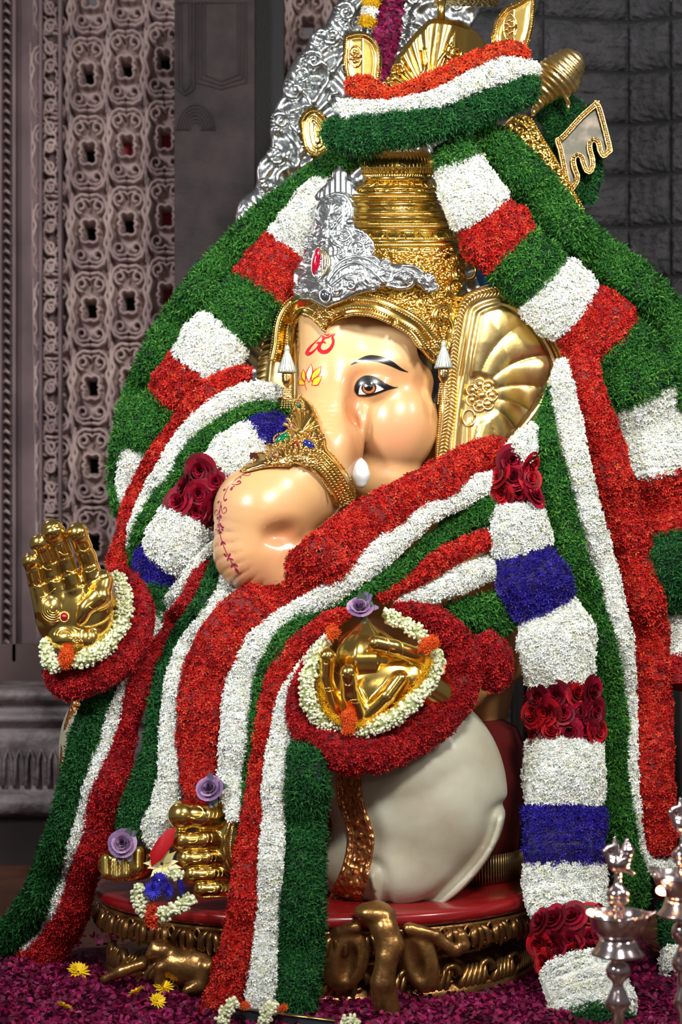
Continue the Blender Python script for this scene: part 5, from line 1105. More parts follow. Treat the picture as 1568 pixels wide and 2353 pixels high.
bh2 = world_bvh(hand2); s2_ = lambda lift: (lambda u, v: onsurf(bh2, np.column_stack([u, v]), lift))
b = B()
for c, rx, ry in [((750, 1510), 9, 17), ((800, 1556), 12, 20)]: a = np.linspace(-0.3, PI+0.3, 20); tube(b, s2_(0.0)(c[0]+rx*np.cos(a), c[1]+ry*np.sin(a)), 0.0024, 5)
a = np.linspace(-PI/2-.3, PI/2+.3, 16); tube(b, s2_(0.0)(888+9*np.cos(a), 1484+15*np.sin(a)), 0.0024, 5); tube(b, s2_(0.0)(922+5*np.cos(a), 1492+14*np.sin(a)), 0.0022, 5)
for c in [(756, 1585), (816, 1612)]: a = np.linspace(0, 2*PI, 16); tube(b, s2_(0.0)(c[0]+12*np.cos(a), c[1]+4*np.sin(a)), 0.002, 5)
stuff(sub(b, 'nails_and_creases', gold, hand2))
# pointed sweet
sw = thing('pointed_sweet', 'ribbed gold pointed sweet held upright in the cupped gold hand', 'sweet', W(845, 1530, -.47))
b = B(); s = (6-.47)/F; c = W(842, 1500, -.46); lathe(b, [(0, 86*s), (4*s, 78*s), (14*s, 68*s), (34*s, 54*s), (60*s, 34*s), (78*s, 8*s), (82*s, -14*s), (74*s, -40*s), (50*s, -62*s), (0, -72*s)], c, 120, 1, .85, None, lambda a, z: 1+0.045*np.abs(np.cos(a*5))**6)
b.build('sweet_body', gold, sw); b = B(); P = c+np.array([[0, 0, 78*s], [-.005, -.004, 96*s]]); tube(b, P, [.006, .001], 6); b.build('sweet_tip', gold, sw)
# feet
fz = -.50/S0
def f_foot(P):
    z = fz; d = sd_ell(P, ad(535, 1935, z+50)[:3], (62, 118, 70))
    for u0, v0, u1, v1, r0, r1 in [(420, 1874, 510, 1878, 29, 33), (416, 1932, 520, 1928, 23, 26), (428, 1974, 525, 1970, 20, 23), (444, 2010, 530, 2008, 18, 21), (464, 2044, 535, 2042, 17, 20)]:
        d = smin(d, chain(P, [ad(u0+8, v0, z-20, r0*.93), ad((u0+u1)/2, (v0+v1)/2, z-14, r0*1.0), ad(u1, v1, z+15, r1)], 4), 3)
        d = smin(d, np.linalg.norm(P-np.array(ad(u0, v0, z-18)[:3], np.float32), axis=1)-r0*1.08, 2)
    return smax(d, P[:, 1]-ad(0, 2070, z)[1], 3)
foot = hob('front_foot', f_foot, (380, 1730, fz-75), (640, 2110, fz+130), 3.6, gold, statue); foot['label'] = 'gold foot with five toes stacked one above the other'
bf = world_bvh(foot); sf = lambda lift: (lambda u, v: onsurf(bf, np.column_stack([u, v]), lift)); b = B()
for u, v, rx, ry in [(448, 1866, 20, 15), (440, 1926, 16, 11), (450, 1970, 15, 10), (466, 2006, 14, 9), (484, 2041, 13, 9)]:
    a = np.linspace(-PI/2-.5, PI/2+.5, 16); tube(b, sf(0)(u+rx*np.cos(a), v+ry*np.sin(a)), .0022, 5)
    for k in (1, 2, 3): a = np.linspace(-PI/2+.3, PI/2-.3, 10); tube(b, sf(0)(u+rx+k*9+5*np.cos(a), v+ry*np.sin(a)), .0016, 5)
stuff(sub(b, 'nails_and_toe_creases', gold, foot))
b = B(); P = sf(.004)(*smoothpath(np.array([(530, 1890), (519, 1930), (522, 1970), (538, 2005), (548, 2020)]), 34).T); tube(b, P, .006, 6); P2 = sf(.008)(*smoothpath(np.array([(541, 1888), (531, 1930), (533, 1968), (548, 2002)]), 30).T); balls(b, P2, .0042)
b.build('anklet', goldorn, statue)
fy = -.44/S0
def f_foot2(P):
    z = fy; d = sd_ell(P, ad(292, 1985, z+60)[:3], (64, 42, 60))
    for u, v, r in [(246, 1994, 15), (268, 1999, 15), (290, 1995, 17), (316, 1980, 20)]: d = smin(d, chain(P, [ad(u, v-20, z-2, r), ad(u, v+14, z-12, r*.95)], 3), 3)
    return smax(d, P[:, 1]-ad(0, 2030, z)[1], 3)
foot2 = hob('rear_foot', f_foot2, (210, 1850, fy-50), (380, 2050, fy+140), 3.2, gold, statue); foot2['label'] = 'smaller gold foot seen toes-on behind a violet rose'
b = B(); P = sf(.002)(*np.linspace((470, 2062), (560, 2058), 30).T); balls(b, P, .0042); stuff(b.build('sole_bead_edge', gold, statue))

# ================================================================== PEDESTAL
PX0, PY0, AX, AY = W(738, 0, -.05)[0], -.05, .655, .52
ped = thing('pedestal', 'oval red-topped pedestal carved in old gold with a hanging leaf frieze', 'pedestal', (PX0, PY0, 0))
def ell(b, prof, k=120): lathe(b, [(r, z) for r, z in prof], (PX0, PY0, 0), k, AX, AY)
b = B(); ell(b, [(0, .250), (.95, .250), (.985, .247), (1, .238), (1, .222), (.985, .211), (.96, .208), (0, .208)]); b.build('red_top', redpaint, ped)
b = B(); ell(b, [(0, .209), (.955, .209), (.985, .203), (.985, .196), (.955, .190), (.93, .184), (.90, .165), (.86, .14), (.80, .12), (.78, .10), (.79, .085), (.84, .075), (.86, .062), (.90, .045), (.945, .028), (.955, .012), (.955, 0), (0, 0)]); b.build('carved_body', oldgold, ped)
def on_ell(a, rf, z): return np.array([PX0+AX*rf*math.cos(a), PY0+AY*rf*math.sin(a), z])
lb = B()                                          # hanging leaf, local: x along, -y out, z down
for s in (-1, 0, 1):
    P = np.array([(s*.004, 0, 0), (s*.016, -.010, -.014), (s*.018, -.012, -.030), (s*.006, -.008, -.046 if s == 0 else -.034)]); tube(lb, smoothpath(P, 9), [.003, .006, .008, .009, .009, .008, .006, .004, .001], 7)
for s in (-1, 1):
    a = np.linspace(0, PI*1.6, 14); tube(lb, np.stack([s*(.026-.009*np.cos(a)), -0.006+0*a, -.008-.010*np.sin(a)], 1), np.linspace(.0045, .002, 14), 6)
lo_ = lb.build('carved_leaf', oldgold); ld = lo_.data; bpy.data.objects.remove(lo_)
for k in range(26):
    a = PI+ (k+.5)*PI*1.12/26-.06*PI; o = bpy.data.objects.new('carved_leaf', ld); o.scale = (1.45, 1.5, 1.5); C.objects.link(o); o.location = on_ell(a, .965, .196); o.rotation_euler = (0, 0, math.atan2(AY*math.sin(a)/AY**2, AX*math.cos(a)/AX**2)+PI/2); o.parent = ped; o.matrix_parent_inverse = Matrix.Translation(-ped.location)
sb = B()                                          # acanthus scroll on the foot
a = np.linspace(0, PI*1.7, 22); tube(sb, np.stack([.022*np.cos(a)*(1-.1*a)+.03, -.012+0*a, .05+.026*np.sin(a)*(1-.1*a)], 1), np.linspace(.011, .005, 22), 7)
for k in range(5): tube(sb, smoothpath(np.array([(-.05+k*.016, -.004, .012), (-.045+k*.016, -.018, .038), (-.02+k*.012, -.012, .072)]), 8), [.003, .007, .009, .009, .008, .007, .005, .002], 7)
so_ = sb.build('acanthus_scroll', oldgold); sd_ = so_.data; bpy.data.objects.remove(so_)
for k in range(14):
    a = PI+(k+.5)*PI/14; o = bpy.data.objects.new('acanthus_scroll', sd_); o.scale = (1.25, 1.3, 1.2); C.objects.link(o); o.location = on_ell(a, .90, 0); o.rotation_euler = (0, 0, math.atan2(math.sin(a)/AY, math.cos(a)/AX)+PI/2); o.parent = ped; o.matrix_parent_inverse = Matrix.Translation(-ped.location)
b = B(); P = np.array([on_ell(a, .975, .200) for a in np.linspace(PI*.9, PI*2.1, 190)]); balls(b, P, .0046); stuff(b.build('bead_rim', oldgold, ped))
lz = -.60/S0
def f_leg2(P):
    z = lz; d = chain(P, [ad(868, 2104, z+20, 34), ad(885, 2135, z, 30), ad(898, 2175, z-6, 32), ad(890, 2200, z-16, 25), ad(880, 2260, z-20, 28), ad(890, 2335, z-10, 34)], 8)
    d = smin(d, sd_ell(P, ad(862, 2098, z+15)[:3], (44, 22, 34), 0.1), 8)
    d = smin(d, sd_ell(P, ad(965, 2205, z+34)[:3], (38, 72, 18), -0.25), 8); d = smin(d, sd_ell(P, ad(792, 2200, z+34)[:3], (52, 74, 18), 0.2), 8)
    d = smax(d, -sd_ell(P, ad(958, 2215, z+16)[:3], (18, 48, 14), -0.25), 5); d = smax(d, -sd_ell(P, ad(800, 2215, z+16)[:3], (20, 44, 14), 0.2), 5)
    d = smin(d, chain(P, [ad(940, 2135, z+25, 16), ad(1000, 2150, z+35, 15), ad(1045, 2185, z+40, 14), ad(1068, 2172, z+42, 13), ad(1062, 2150, z+42, 12)], 4), 6)
    d = smin(d, chain(P, [ad(820, 2130, z+25, 14), ad(775, 2140, z+35, 15), ad(758, 2180, z+40, 14), ad(775, 2205, z+38, 11)], 4), 6)
    return d
o = hob('elephant_head_leg', f_leg2, (700, 1940, lz-70), (1110, 2400, lz+90), 5, oldgold, ped); o['label'] = 'carved elephant-head leg whose trunk runs to the floor'
az = -.48/S0
def f_beast(P):
    z = az; d = sd_ell(P, ad(442, 2222, z)[:3], (66, 44, 40), .15); d = smin(d, sd_ell(P, ad(372, 2185, z)[:3], (30, 24, 26)), 12); d = smin(d, chain(P, [ad(400, 2210, z-10, 22), ad(370, 2225, z-14, 15), ad(366, 2262, z-16, 12)], 5), 8)
    d = smin(d, chain(P, [ad(478, 2225, z-22, 28), ad(462, 2262, z-30, 18), ad(430, 2275, z-36, 11)], 5), 6); d = smin(d, chain(P, [ad(355, 2170, z-6, 10), ad(345, 2195, z-10, 12)], 4), 5)
    d = smin(d, chain(P, [ad(330, 2215, z+10, 12), ad(280, 2232, z+10, 14), ad(240, 2250, z+14, 10)], 4), 6); return d
o = hob('carved_crouching_beast', f_beast, (215, 2030, az-80), (540, 2300, az+70), 5, oldgold, ped)
# red seat and its gold fringe behind the knee
seat = thing('seat', 'deep red cloth-covered seat with a gold fringe behind the white-clad knee', 'seat', (W(900, 0, .05)[0], .05, .25))
b = B(); rr = [(0, .45), (.36, .45), (.40, .43), (.42, .38), (.415, .2), (.40, .0), (0, .0)]; lathe(b, rr, (W(880, 0, .1)[0], .10, .251), 64, 1.0, .75, None, lambda a, z: 1+0.02*np.sin(a*16)*(z < .4)); b.build('cloth_cover', redcloth, seat)
b = B()
for k in range(70):
    a = -PI*.55+k*PI*.62/70*1.0; c = np.array([W(880, 0, .1)[0]+.43*math.cos(a), .10+.43*.75*math.sin(a), .25]); tube(b, c+np.array([[0, 0, .085], [0, -.002, .05], [.001, -.003, .004]]), [.003, .004, .003], 5)
stuff(b.build('gold_fringe', M('fringe_gold', (.35, .24, .1), .35, .9), seat))

# ================================================================== SILVER ARCH AND EMBLEMS
halo = thing('silver_arch', 'silver repousse arch with scalloped leaf edge standing behind the statue', 'arch', W(800, 1500, .4))
HP = [(480, 640), (492, 610), (496, 588), (508, 560), (528, 548), (541, 530), (541, 500), (548, 470), (562, 450), (580, 440), (590, 424), (590, 395), (600, 365), (618, 350), (624, 325), (620, 300), (628, 270), (640, 230), (653, 214), (652, 190), (664, 160), (682, 128), (700, 118), (708, 95), (722, 72), (745, 62), (756, 40), (770, 20), (790, -10), (830, -60), (1120, -60), (1108, 20), (1080, 75), (1060, 200), (1100, 500), (1120, 900), (700, 1000), (520, 860), (440, 720)]
def s_h(u, v): return Wn(u, v, .42+0*np.asarray(u, float))
def r_h(u, v, e): 
    q = np.sin(u*.11+2*np.sin(v*.05))*np.sin(v*.09+1.5*np.sin(u*.06)); return .012*np.clip(e/10, 0, 1)+.012*q*np.clip(e/20, 0, 1)+.008*np.exp(-((e-46)/8)**2)
o, hV, hQ = plate(HP, s_h, 5, silverh, 'arch_plate', halo, .02, r_h); bvh_h = bv(hV, hQ); shh = lambda lift: (lambda u, v: onsurf(bvh_h, np.column_stack([u, v]), lift))
cb_ = [(512, 590, 34), (538, 545, 26), (572, 490, 38), (606, 420, 26), (634, 350, 36), (640, 270, 34), (672, 200, 38), (715, 130, 40), (758, 75, 38), (790, 20, 40)]
b = B()
for i, (u, v, r) in enumerate(cb_):
    sgn = 1 if i % 2 else -1; scroll(b, shh(.008), (u+6, v+8), r*.55, 4, PI+.5, sgn*1.4, .012, .006); balls(b, shh(.01)([u+6], [v+8]), .011, ICO2)
    for k in range(8):                           # leaf ribs fanning to the edge
        a = PI*0.65+k*PI*.9/8; p = np.array([(u+14+r*.4*math.cos(a), v+12-r*.4*math.sin(a)), (u+12+r*.62*math.cos(a), v+10-r*.62*math.sin(a)), (u+10+r*.82*math.cos(a), v+8-r*.82*math.sin(a))]); tube(b, shh(.0)(p[:, 0], p[:, 1]), [.004, .007, .005], 6)
for i in range(len(cb_)-1):
    (u0, v0, r0), (u1, v1, r1) = cb_[i], cb_[i+1]; p = smoothpath(np.array([(u0+46, v0+40), ((u0+u1)/2+60, (v0+v1)/2+20), (u1+40, v1+30), (u1+20, v1+6)]), 14); tube(b, shh(.006)(p[:, 0], p[:, 1]), np.linspace(.014, .006, 14), 7)
r2 = np.random.default_rng(11)
for _ in range(46):
    u, v = r2.uniform(640, 1090), r2.uniform(-30, 330)
    if in_poly(np.array([u]), np.array([v]), HP)[0]: scroll(b, shh(.004), (u, v), r2.uniform(12, 24), 4, r2.uniform(0, 6), r2.choice([-1.3, 1.3]), .009, .004)
stuff(b.build('leaf_scrollwork', silverh, halo))
# hanging flower string on the arch
g = thing('hanging_flower_string', 'dark maroon flower string with yellow and white tufts hanging on the silver arch', 'garland', W(880, 60, .3))
band(g, 'maroon_band', 'magenta', [(905, -60, 60), (898, 20, 56), (885, 100, 60), (868, 180, 60), (850, 240, 50)], y_abs=[.34, .34, .32, .26, .2], thick=.5)
band(g, 'yellow_tuft', 'yellow', [(858, -50, 30), (856, -5, 36), (846, 18, 40)], y_abs=[.32]*3, thick=.8); band(g, 'white_tuft', 'white', [(846, 18, 30), (852, 36, 34)], y_abs=[.32]*2, thick=.8); band(g, 'yellow_tuft', 'yellow', [(852, 38, 34), (843, 52, 36), (840, 62, 26)], y_abs=[.32]*3, thick=.8)
# crown top pieces
b = B()
FP = [(884, 192), (896, 176), (903, 150), (922, 116), (946, 84), (972, 58), (988, 44), (1020, 44), (1062, 54), (1098, 74), (1118, 110), (1110, 150), (1060, 175), (1000, 200), (940, 212), (900, 210)]
def s_f(u, v): return Wn(u, v, -.06+.0009*np.maximum(u-1040, 0)+.00025*np.abs(u-980))
def r_f(u, v, e): a = np.arctan2(230-v, u-985); return .012*np.clip(e/10, 0, 1)+.010*np.abs(np.sin(a*13))*np.clip(e/8, 0, 1)*(u < 1050)
o, fV, fQ = plate(FP, s_f, 2.6, gold, 'fluted_fan', crown, .05, r_f, cv=True); bff = bv(fV, fQ); sff = lambda l: (lambda u, v: onsurf(bff, np.column_stack([u, v]), l))
scroll(b, sff(.008), (918, 160), 15, 4, 2.4, 1.3, .007, .005); scroll(b, sff(.008), (1046, 122), 20, 5, -2.2, -1.4, .008, .005)
for u, v in [(898, 184), (886, 196)]: scroll(b, sff(.008), (u, v), 9, 2, 2, 1.3, .005, .003)
p = smoothpath(np.array([(1040, 100), (1010, 140), (1000, 175)]), 12); tube(b, sff(.006)(p[:, 0], p[:, 1]), .006, 6); p = smoothpath(np.array([(975, 110), (980, 150), (960, 185)]), 12); tube(b, sff(.006)(p[:, 0], p[:, 1]), .006, 6)
b.build('fan_volutes', gold, crown)
b = B(); c = W(1014, 50, -.02); s = 6/F; lathe(b, [(22*s, -14*s), (20*s, -4*s), (10*s, 0), (9*s, 40*s), (12*s, 44*s), (12*s, 50*s), (9*s, 54*s), (9*s, 90*s), (0, 92*s)], c, 20); b.build('spire', gold, crown)
b = B(); P0 = W(1078, -2, -.02); box(b, P0[0]-.1, P0[0]+.09, -.08, .05, P0[2]-.004, P0[2]+.02); b.build('parasol_rim', goldemb, crown, False)
def emblem_plate(name, label, cat, poly, ov, y, ridged=False):
    t = thing(name, label, cat, W(*np.array(poly).mean(0), y)); cx, cy = np.array(poly).mean(0)
    def rel(u, v, e): 
        h = .010*np.exp(-((e-5)/4)**2)+.004*np.clip(e/20, 0, 1)
        return h+(.005*np.abs(np.sin(e*.35)) if ridged else 0)
    o, V, Q = plate(poly, lambda u, v: Wn(u, v, y+.0003*np.abs(u-cx)), 2.4, gold, 'leaf_plate', t, .02, rel); bb = bv(V, Q); sfn = lambda l: (lambda u, v: onsurf(bb, np.column_stack([u, v]), l))
    q = smoothpath(np.vstack([poly, poly[:1]]), 74); cc = np.array([cx, cy]); q = q+(cc-q)*.10; b = B(); balls(b, sfn(.004)(q[:, 0], q[:, 1]), .0034)
    if ov:
        (u, v, rx, ry) = ov; a = np.linspace(0, 2*PI, 26); tube(b, sfn(.003)(u+rx*np.cos(a), v+ry*np.sin(a)), .003, 6)
        for k in range(7): aa = k*2*PI/7; balls(b, sfn(.002)([u+rx*.5*math.cos(aa)], [v+ry*.5*math.sin(aa)]), .0062, ICO2)
        balls(b, sfn(.002)([u], [v]), .007, ICO2)
    b.build('raised_rosette' if ov else 'bead_edge', goldorn, t); return t
emblem_plate('gold_leaf_finial', 'small upright gold leaf plate with oval rosette at the left of the crown top', 'finial', [(791, 92), (796, 80), (822, 74), (846, 78), (864, 94), (874, 118), (876, 145), (873, 175), (868, 205), (808, 205), (796, 180), (789, 140)], (816, 130, 15, 24), -.08)
emblem_plate('gold_leaf_finial', 'tall pointed gold leaf plate with oval rosette at the right of the crown top', 'finial', [(1131, 80), (1140, 48), (1162, 18), (1190, 4), (1228, -14), (1229, 30), (1224, 70), (1212, 110), (1200, 140), (1150, 130), (1134, 105)], (1172, 62, 15, 30), -.08)
emblem_plate('ribbed_gold_disc', 'ribbed gold disc edge peeping out left of the crown garland', 'disc', [(691, 275), (704, 256), (722, 250), (742, 262), (760, 290), (764, 330), (752, 352), (730, 362), (706, 350), (694, 320)], None, .1, True)
co = thing('gold_conch', 'gold conch shell raised at the upper right beside the crown garland', 'conch', W(1280, 190, .12)); cz = .12/S0
def f_con(P):
    ax = np.array([0.62, -.78, 0]); q = P-np.array(ad(1228, 262, cz)[:3], np.float32); t = q@ax; d = chain(P, [ad(1304, 152, cz, 40), ad(1280, 176, cz, 48), ad(1254, 208, cz, 30), ad(1238, 236, cz, 14), ad(1226, 262, cz, 5)], 10)
    d = smin(d, chain(P, [ad(1326, 160, cz, 16), ad(1318, 195, cz-8, 14), ad(1300, 215, cz-6, 9), ad(1308, 246, cz, 4)], 5), 6)
    return d+1.6*np.sin(t*.5+np.arctan2(P[:, 2]-cz, q[:, 0]*.78+q[:, 1]*.62-0)*1.0)
V, Q = sculpt(f_con, (1200, 90, cz-70), (1370, 290, cz+70), 3.5); mesh('shell', L(V[:, 0], V[:, 1], V[:, 2]), Q, goldear, co)
axe = thing('gold_edged_axe', 'dull metal axe blade with wavy embossed gold border at the upper right', 'axe', W(1330, 330, .14))
AP = [(1373, 229), (1335, 262), (1298, 302), (1286, 314), (1276, 322), (1284, 350), (1297, 413), (1306, 436), (1316, 440), (1330, 422), (1333, 404), (1326, 384), (1324, 366), (1331, 362), (1337, 380), (1345, 396), (1358, 400), (1367, 388), (1368, 366), (1362, 344), (1362, 328), (1370, 330), (1376, 352), (1388, 364), (1404, 352), (1408, 344), (1395, 290), (1382, 245)]
o, V, Q = plate(AP, lambda u, v: Wn(u, v, .16), 2.4, M('dull_blade', (.10, .095, .075), .5, .7, colvar=(20, (.25, .2, .16), .45, .7)), 'blade', axe, .016, None); ba = bv(V, Q)
q = smoothpath(np.array(AP+AP[:1], float), 160); cc = np.array([1335, 335.]); b = B()
T = np.gradient(q, axis=0); T /= np.linalg.norm(T, axis=1, keepdims=True); nn = np.stack([-T[:, 1], T[:, 0]], 1); 
s_in = -1 if in_poly(np.array([q[10, 0]-nn[10, 0]*3]), np.array([q[10, 1]-nn[10, 1]*3]), AP)[0] else 1
for off, r in ((1, .0028), (11, .0022)): qq = q+nn*off*s_in; tube(b, Wn(qq[:, 0], qq[:, 1], .148), r, 6)
qq = q+nn*6*s_in; balls(b, Wn(qq[:, 0], qq[:, 1], .150), .006); b.build('embossed_border', goldorn, axe)
stf = thing('carved_gold_staff', 'embossed gold staff slanting down behind the right green rope', 'staff', W(1250, 370, .12))
SPY = [(1158, 286), (1180, 266), (1206, 262), (1225, 275), (1262, 335), (1300, 400), (1340, 470), (1344, 490), (1322, 490), (1290, 440), (1240, 395), (1195, 340)]
o, V, Q = plate(SPY, lambda u, v: Wn(u, v, .12), 3, goldemb, 'staff_plate', stf, .02, lambda u, v, e: .012*np.clip(e/8, 0, 1)); bs = bv(V, Q); b = B()
for k in range(6): scroll(b, lambda u, v: onsurf(bs, np.column_stack([u, v]), .004), (1196+k*21, 298+k*31), 15, 4, k, 1.2 if k % 2 else -1.2, .006, .003)
for q0, q1 in (((1158, 288), (1300, 450)), ((1222, 274), (1342, 480))): p = np.linspace(q0, q1, 40); balls(b, onsurf(bs, p, .004), .0042)
b.build('staff_relief', gold, stf)

# ================================================================== FLOWERS AND OFFERINGS
def loose_rose(px, py, y, s, cols, label, N_=(0, -.8, .5), leaves=True):
    t = thing('violet_rose', label, 'rose', W(px, py, y), 'violet roses'); o = rose_mesh(int(px), cols, .8).build('rose_head', petal); o.location = W(px, py, y); o.scale = (s, s, s*1.25); o.rotation_euler = Vector(N_).to_track_quat('Z', 'Y').to_euler(); o.parent = t; o.matrix_parent_inverse = Matrix.Translation(-t.location)
    if leaves:
        b = B(); r = np.random.default_rng(int(px)); c = W(px, py, y)
        for k in range(7):
            a = r.uniform(0, 2*PI); d = np.array([math.cos(a), -.15, math.sin(a)]); U_ = np.linspace(-1, 1, 3)[None, :]; V_ = np.linspace(0, 1, 5)[:, None]; side = np.array([-math.sin(a), .3, math.cos(a)])
            ln = s*r.uniform(1.1, 1.7); P = c+np.array([0, .012, 0])+(d[None, None]*ln*V_[..., None]+side[None, None]*(s*.32*np.sin(V_*PI*.9)*U_)[..., None]+np.array([0, -.01, 0])*(V_**2*np.ones_like(U_))[..., None]); b.add(P.reshape(-1, 3), gridfaces(5, 3), None, np.array(lin(120, 110, 140) if k % 2 else lin(86, 104, 84)))
        b.build('outer_petals', petal, t)
VC = [lin(146, 112, 150), lin(170, 138, 172), lin(116, 88, 128)]
loose_rose(482, 1812, -.56, .031, VC, 'faded violet rose lying on the big toe of the front gold foot', (-.2, -.8, .5))
loose_rose(282, 1938, -.50, .033, VC, 'violet rose resting on the smaller gold foot', (-.1, -.9, .3))
loose_rose(828, 1396, -.54, .030, VC, 'violet rose set on the tip of the gold pointed sweet', (0, -.7, .7))
def daisy_mesh(cols, n=34, seed=1):
    r = np.random.default_rng(seed); b = B()
    for k in range(n):
        lay = k/n; a = k*2.399; ln = 1.0-.45*lay; z = .15+.5*lay; c, s = math.cos(a), math.sin(a); q = np.array([(0.08, .05, 0), (.08, -.05, 0), (.6*ln, -.13, z*.6), (.6*ln, .13, z*.6), (ln, 0, z*.75)]); q = np.stack([q[:, 0]*c-q[:, 1]*s, q[:, 0]*s+q[:, 1]*c, q[:, 2]], 1)
        b.add(q, [(0, 1, 2, 3)], [(3, 2, 4)], np.array(cols[r.integers(len(cols))])*r.uniform(.85, 1.1))
    return b
yd = daisy_mesh([lin(236, 200, 26), lin(224, 180, 20)]).build('petals', petal); yd_me = yd.data; bpy.data.objects.remove(yd)
for i, (px, py, s, lab) in enumerate([(180, 2262, .030, 'yellow flower lying alone on the magenta petals at the far left'), (310, 2258, .032, 'yellow flower with dark eye left of the carved beast'), (348, 2264, .028, 'yellow flower touching its neighbour before the carved beast'), (388, 2258, .028, 'yellow flower under the carved beast'), (472, 2284, .036, 'biggest yellow flower beside the red garland foot'),
        (316, 2312, .028, 'flattened yellow flower half buried in magenta petals'), (376, 2300, .026, 'small yellow flower on open magenta petals'), (362, 2332, .022, 'broken yellow flower near the cream buds'), (148, 2348, .026, 'yellow flower at the bottom edge left'), (10, 2130, .034, 'yellow flower beyond the trailing green garland end')]):
    d = CZ*F/(py+8-CY); y = d-6 if i < 9 else .35; p = W(px, py, y); p[2] = max(p[2], .045)
    t = thing('yellow_chrysanthemum', lab, 'flower', p, 'yellow flowers on the floor'); o = bpy.data.objects.new('petals', yd_me); C.objects.link(o); o.parent = t; o.scale = (s*1.25, s*1.25, s); o.rotation_euler = (.6+.3*math.sin(i*2), .3*math.cos(i*3), i)
# offering on the pedestal edge: blue asters in a cream bud triangle, red leaf
of = thing('offering_garland', 'small three-cornered cream bud garland with orange tie below the blue asters', 'garland', W(375, 2080, -.58), None)
band(of, 'cream_bud_strand', 'cream', [(322, 2030, 24), (318, 2062, 26), (332, 2092, 28), (342, 2100, 24)], y_abs=[-.585]*4, thick=.9); band(of, 'cream_bud_strand', 'cream', [(355, 2104, 26), (390, 2096, 28), (420, 2078, 28), (448, 2062, 26)], y_abs=[-.59]*4, thick=.9)
band(of, 'cream_bud_strand', 'cream', [(385, 2002, 24), (408, 2010, 26), (420, 2018, 20)], y_abs=[-.58]*3, thick=.9); band(of, 'orange_tie', 'orange', [(345, 2080, 20), (350, 2104, 26), (348, 2128, 30)], y_abs=[-.6]*3, thick=.8, size=.8, dens=1.4)
bd_ = daisy_mesh([lin(48, 40, 168), lin(60, 54, 190), lin(34, 26, 130)], 46, 2).build('petals', petal); bdm = bd_.data; bpy.data.objects.remove(bd_)
for i, (px, py, s, lab) in enumerate([(352, 2046, .030, 'left blue aster with a green eye in the offering'), (384, 2046, .028, 'middle blue aster of the offering'), (412, 2040, .028, 'right blue aster beside the lowest toe'), (366, 2022, .026, 'upper blue aster under the red leaf')]):
    t = thing('blue_aster', lab, 'flower', W(px, py, -.60), 'blue asters of the offering'); o = bpy.data.objects.new('petals', bdm); C.objects.link(o); o.parent = t; o.scale = (s, s, s*.9); o.rotation_euler = (1.35, 0, i)
b = B(); P = Wn([362, 385, 405, 396, 372, 348, 344], [1930, 1905, 1902, 1940, 1975, 1992, 1960], [-.56, -.57, -.56, -.575, -.585, -.57, -.565]); b.add(np.vstack([P, W(374, 1945, -.59)]), None, [(7, i, (i+1) % 7) for i in range(7)], lin(170, 10, 22)); tag(b.build('red_petal', petal), 'single broad red petal leaning between the gold feet', 'petal')
g = thing('pale_yellow_flower', 'limp pale yellow flower under the red petal beside the toes', 'flower', W(380, 1985, -.56)); o = daisy_mesh([lin(226, 214, 140), lin(236, 226, 170)], 20, 4).build('petals', petal); o.location = W(372, 1985, -.555); o.scale = (.055, .055, .03); o.rotation_euler = (1.3, .2, 0); o.parent = g; o.matrix_parent_inverse = Matrix.Translation(-g.location)
# fallen petals
n = 26000; X = rng.uniform(-1.05, 1.05, n); Y_ = rng.uniform(-1.35, .25, n); hgt = lambda x, y: .018+.014*np.sin(x*9+1)*np.sin(y*11)+.008*np.sin(x*31)*np.sin(y*27)
inside = ((X-PX0)/(AX*.97))**2+((Y_-PY0)/(AY*.97))**2 < 1; far = (X > .62) & (Y_ > -.45) | (X < -.95+0*X) | ((Y_ > 0.0) & (X < -.62))
k_ = ~inside & ~(far & (rng.random(n) < .75)); X, Y_ = X[k_], Y_[k_]; b = B(); P = np.stack([X, Y_, hgt(X, Y_)+rng.uniform(0, .012, len(X))], 1); scatter(b, P, np.tile([0, -.25, 1.0], (len(P), 1)), 'magenta', 0.95, .7)
gx_, gy_ = np.meshgrid(np.linspace(-1.1, 1.1, 90), np.linspace(-1.4, .1, 60)); b.add(np.stack([gx_, gy_, np.maximum(hgt(gx_, gy_)-.004, .001)-.0*(gx_)], -1).reshape(-1, 3), gridfaces(60, 90), None, lin(70, 4, 40))
o = b.build('fallen_petals', petal, None, False); stuff(o); tag(o, 'thick carpet of magenta rose petals on the floor round the pedestal', 'petals')
# dark board with cream bud strings at the bottom edge
bo = thing('slate_board', 'dark slate board with thin gold edge and bud strings at the bottom edge', 'board', W(650, 2350, -.85))
b = B(); A0, A1 = W(540, 2316, -.80), W(770, 2346, -.86); V = [A0, A1, A1-[0, 0, .25], A0-[0, 0, .25]]; V = np.array(V+[v+np.array([0, .02, 0]) for v in V]); b.add(V, [(0, 3, 2, 1), (4, 5, 6, 7), (0, 1, 5, 4), (1, 2, 6, 5), (0, 4, 7, 3)]); b.build('board_panel', M('slate', (.03, .04, .05), .4), bo, False)
b = B(); tube(b, np.array([A0, A1])+[0, -.003, 0], .0025, 6); b.build('gold_edge', gold, bo)
band(bo, 'bud_string', 'cream', [(545, 2298, 18), (530, 2312, 24), (514, 2335, 24), (508, 2365, 24)], y_abs=[-.83]*4, thick=.9); band(bo, 'bud_string', 'cream', [(640, 2305, 20), (618, 2322, 26), (608, 2342, 24), (604, 2370, 24)], y_abs=[-.85]*4, thick=.9); band(bo, 'bud_string', 'cream', [(785, 2350, 22), (805, 2347, 22), (825, 2352, 22)], y_abs=[-.87]*3, thick=.9)
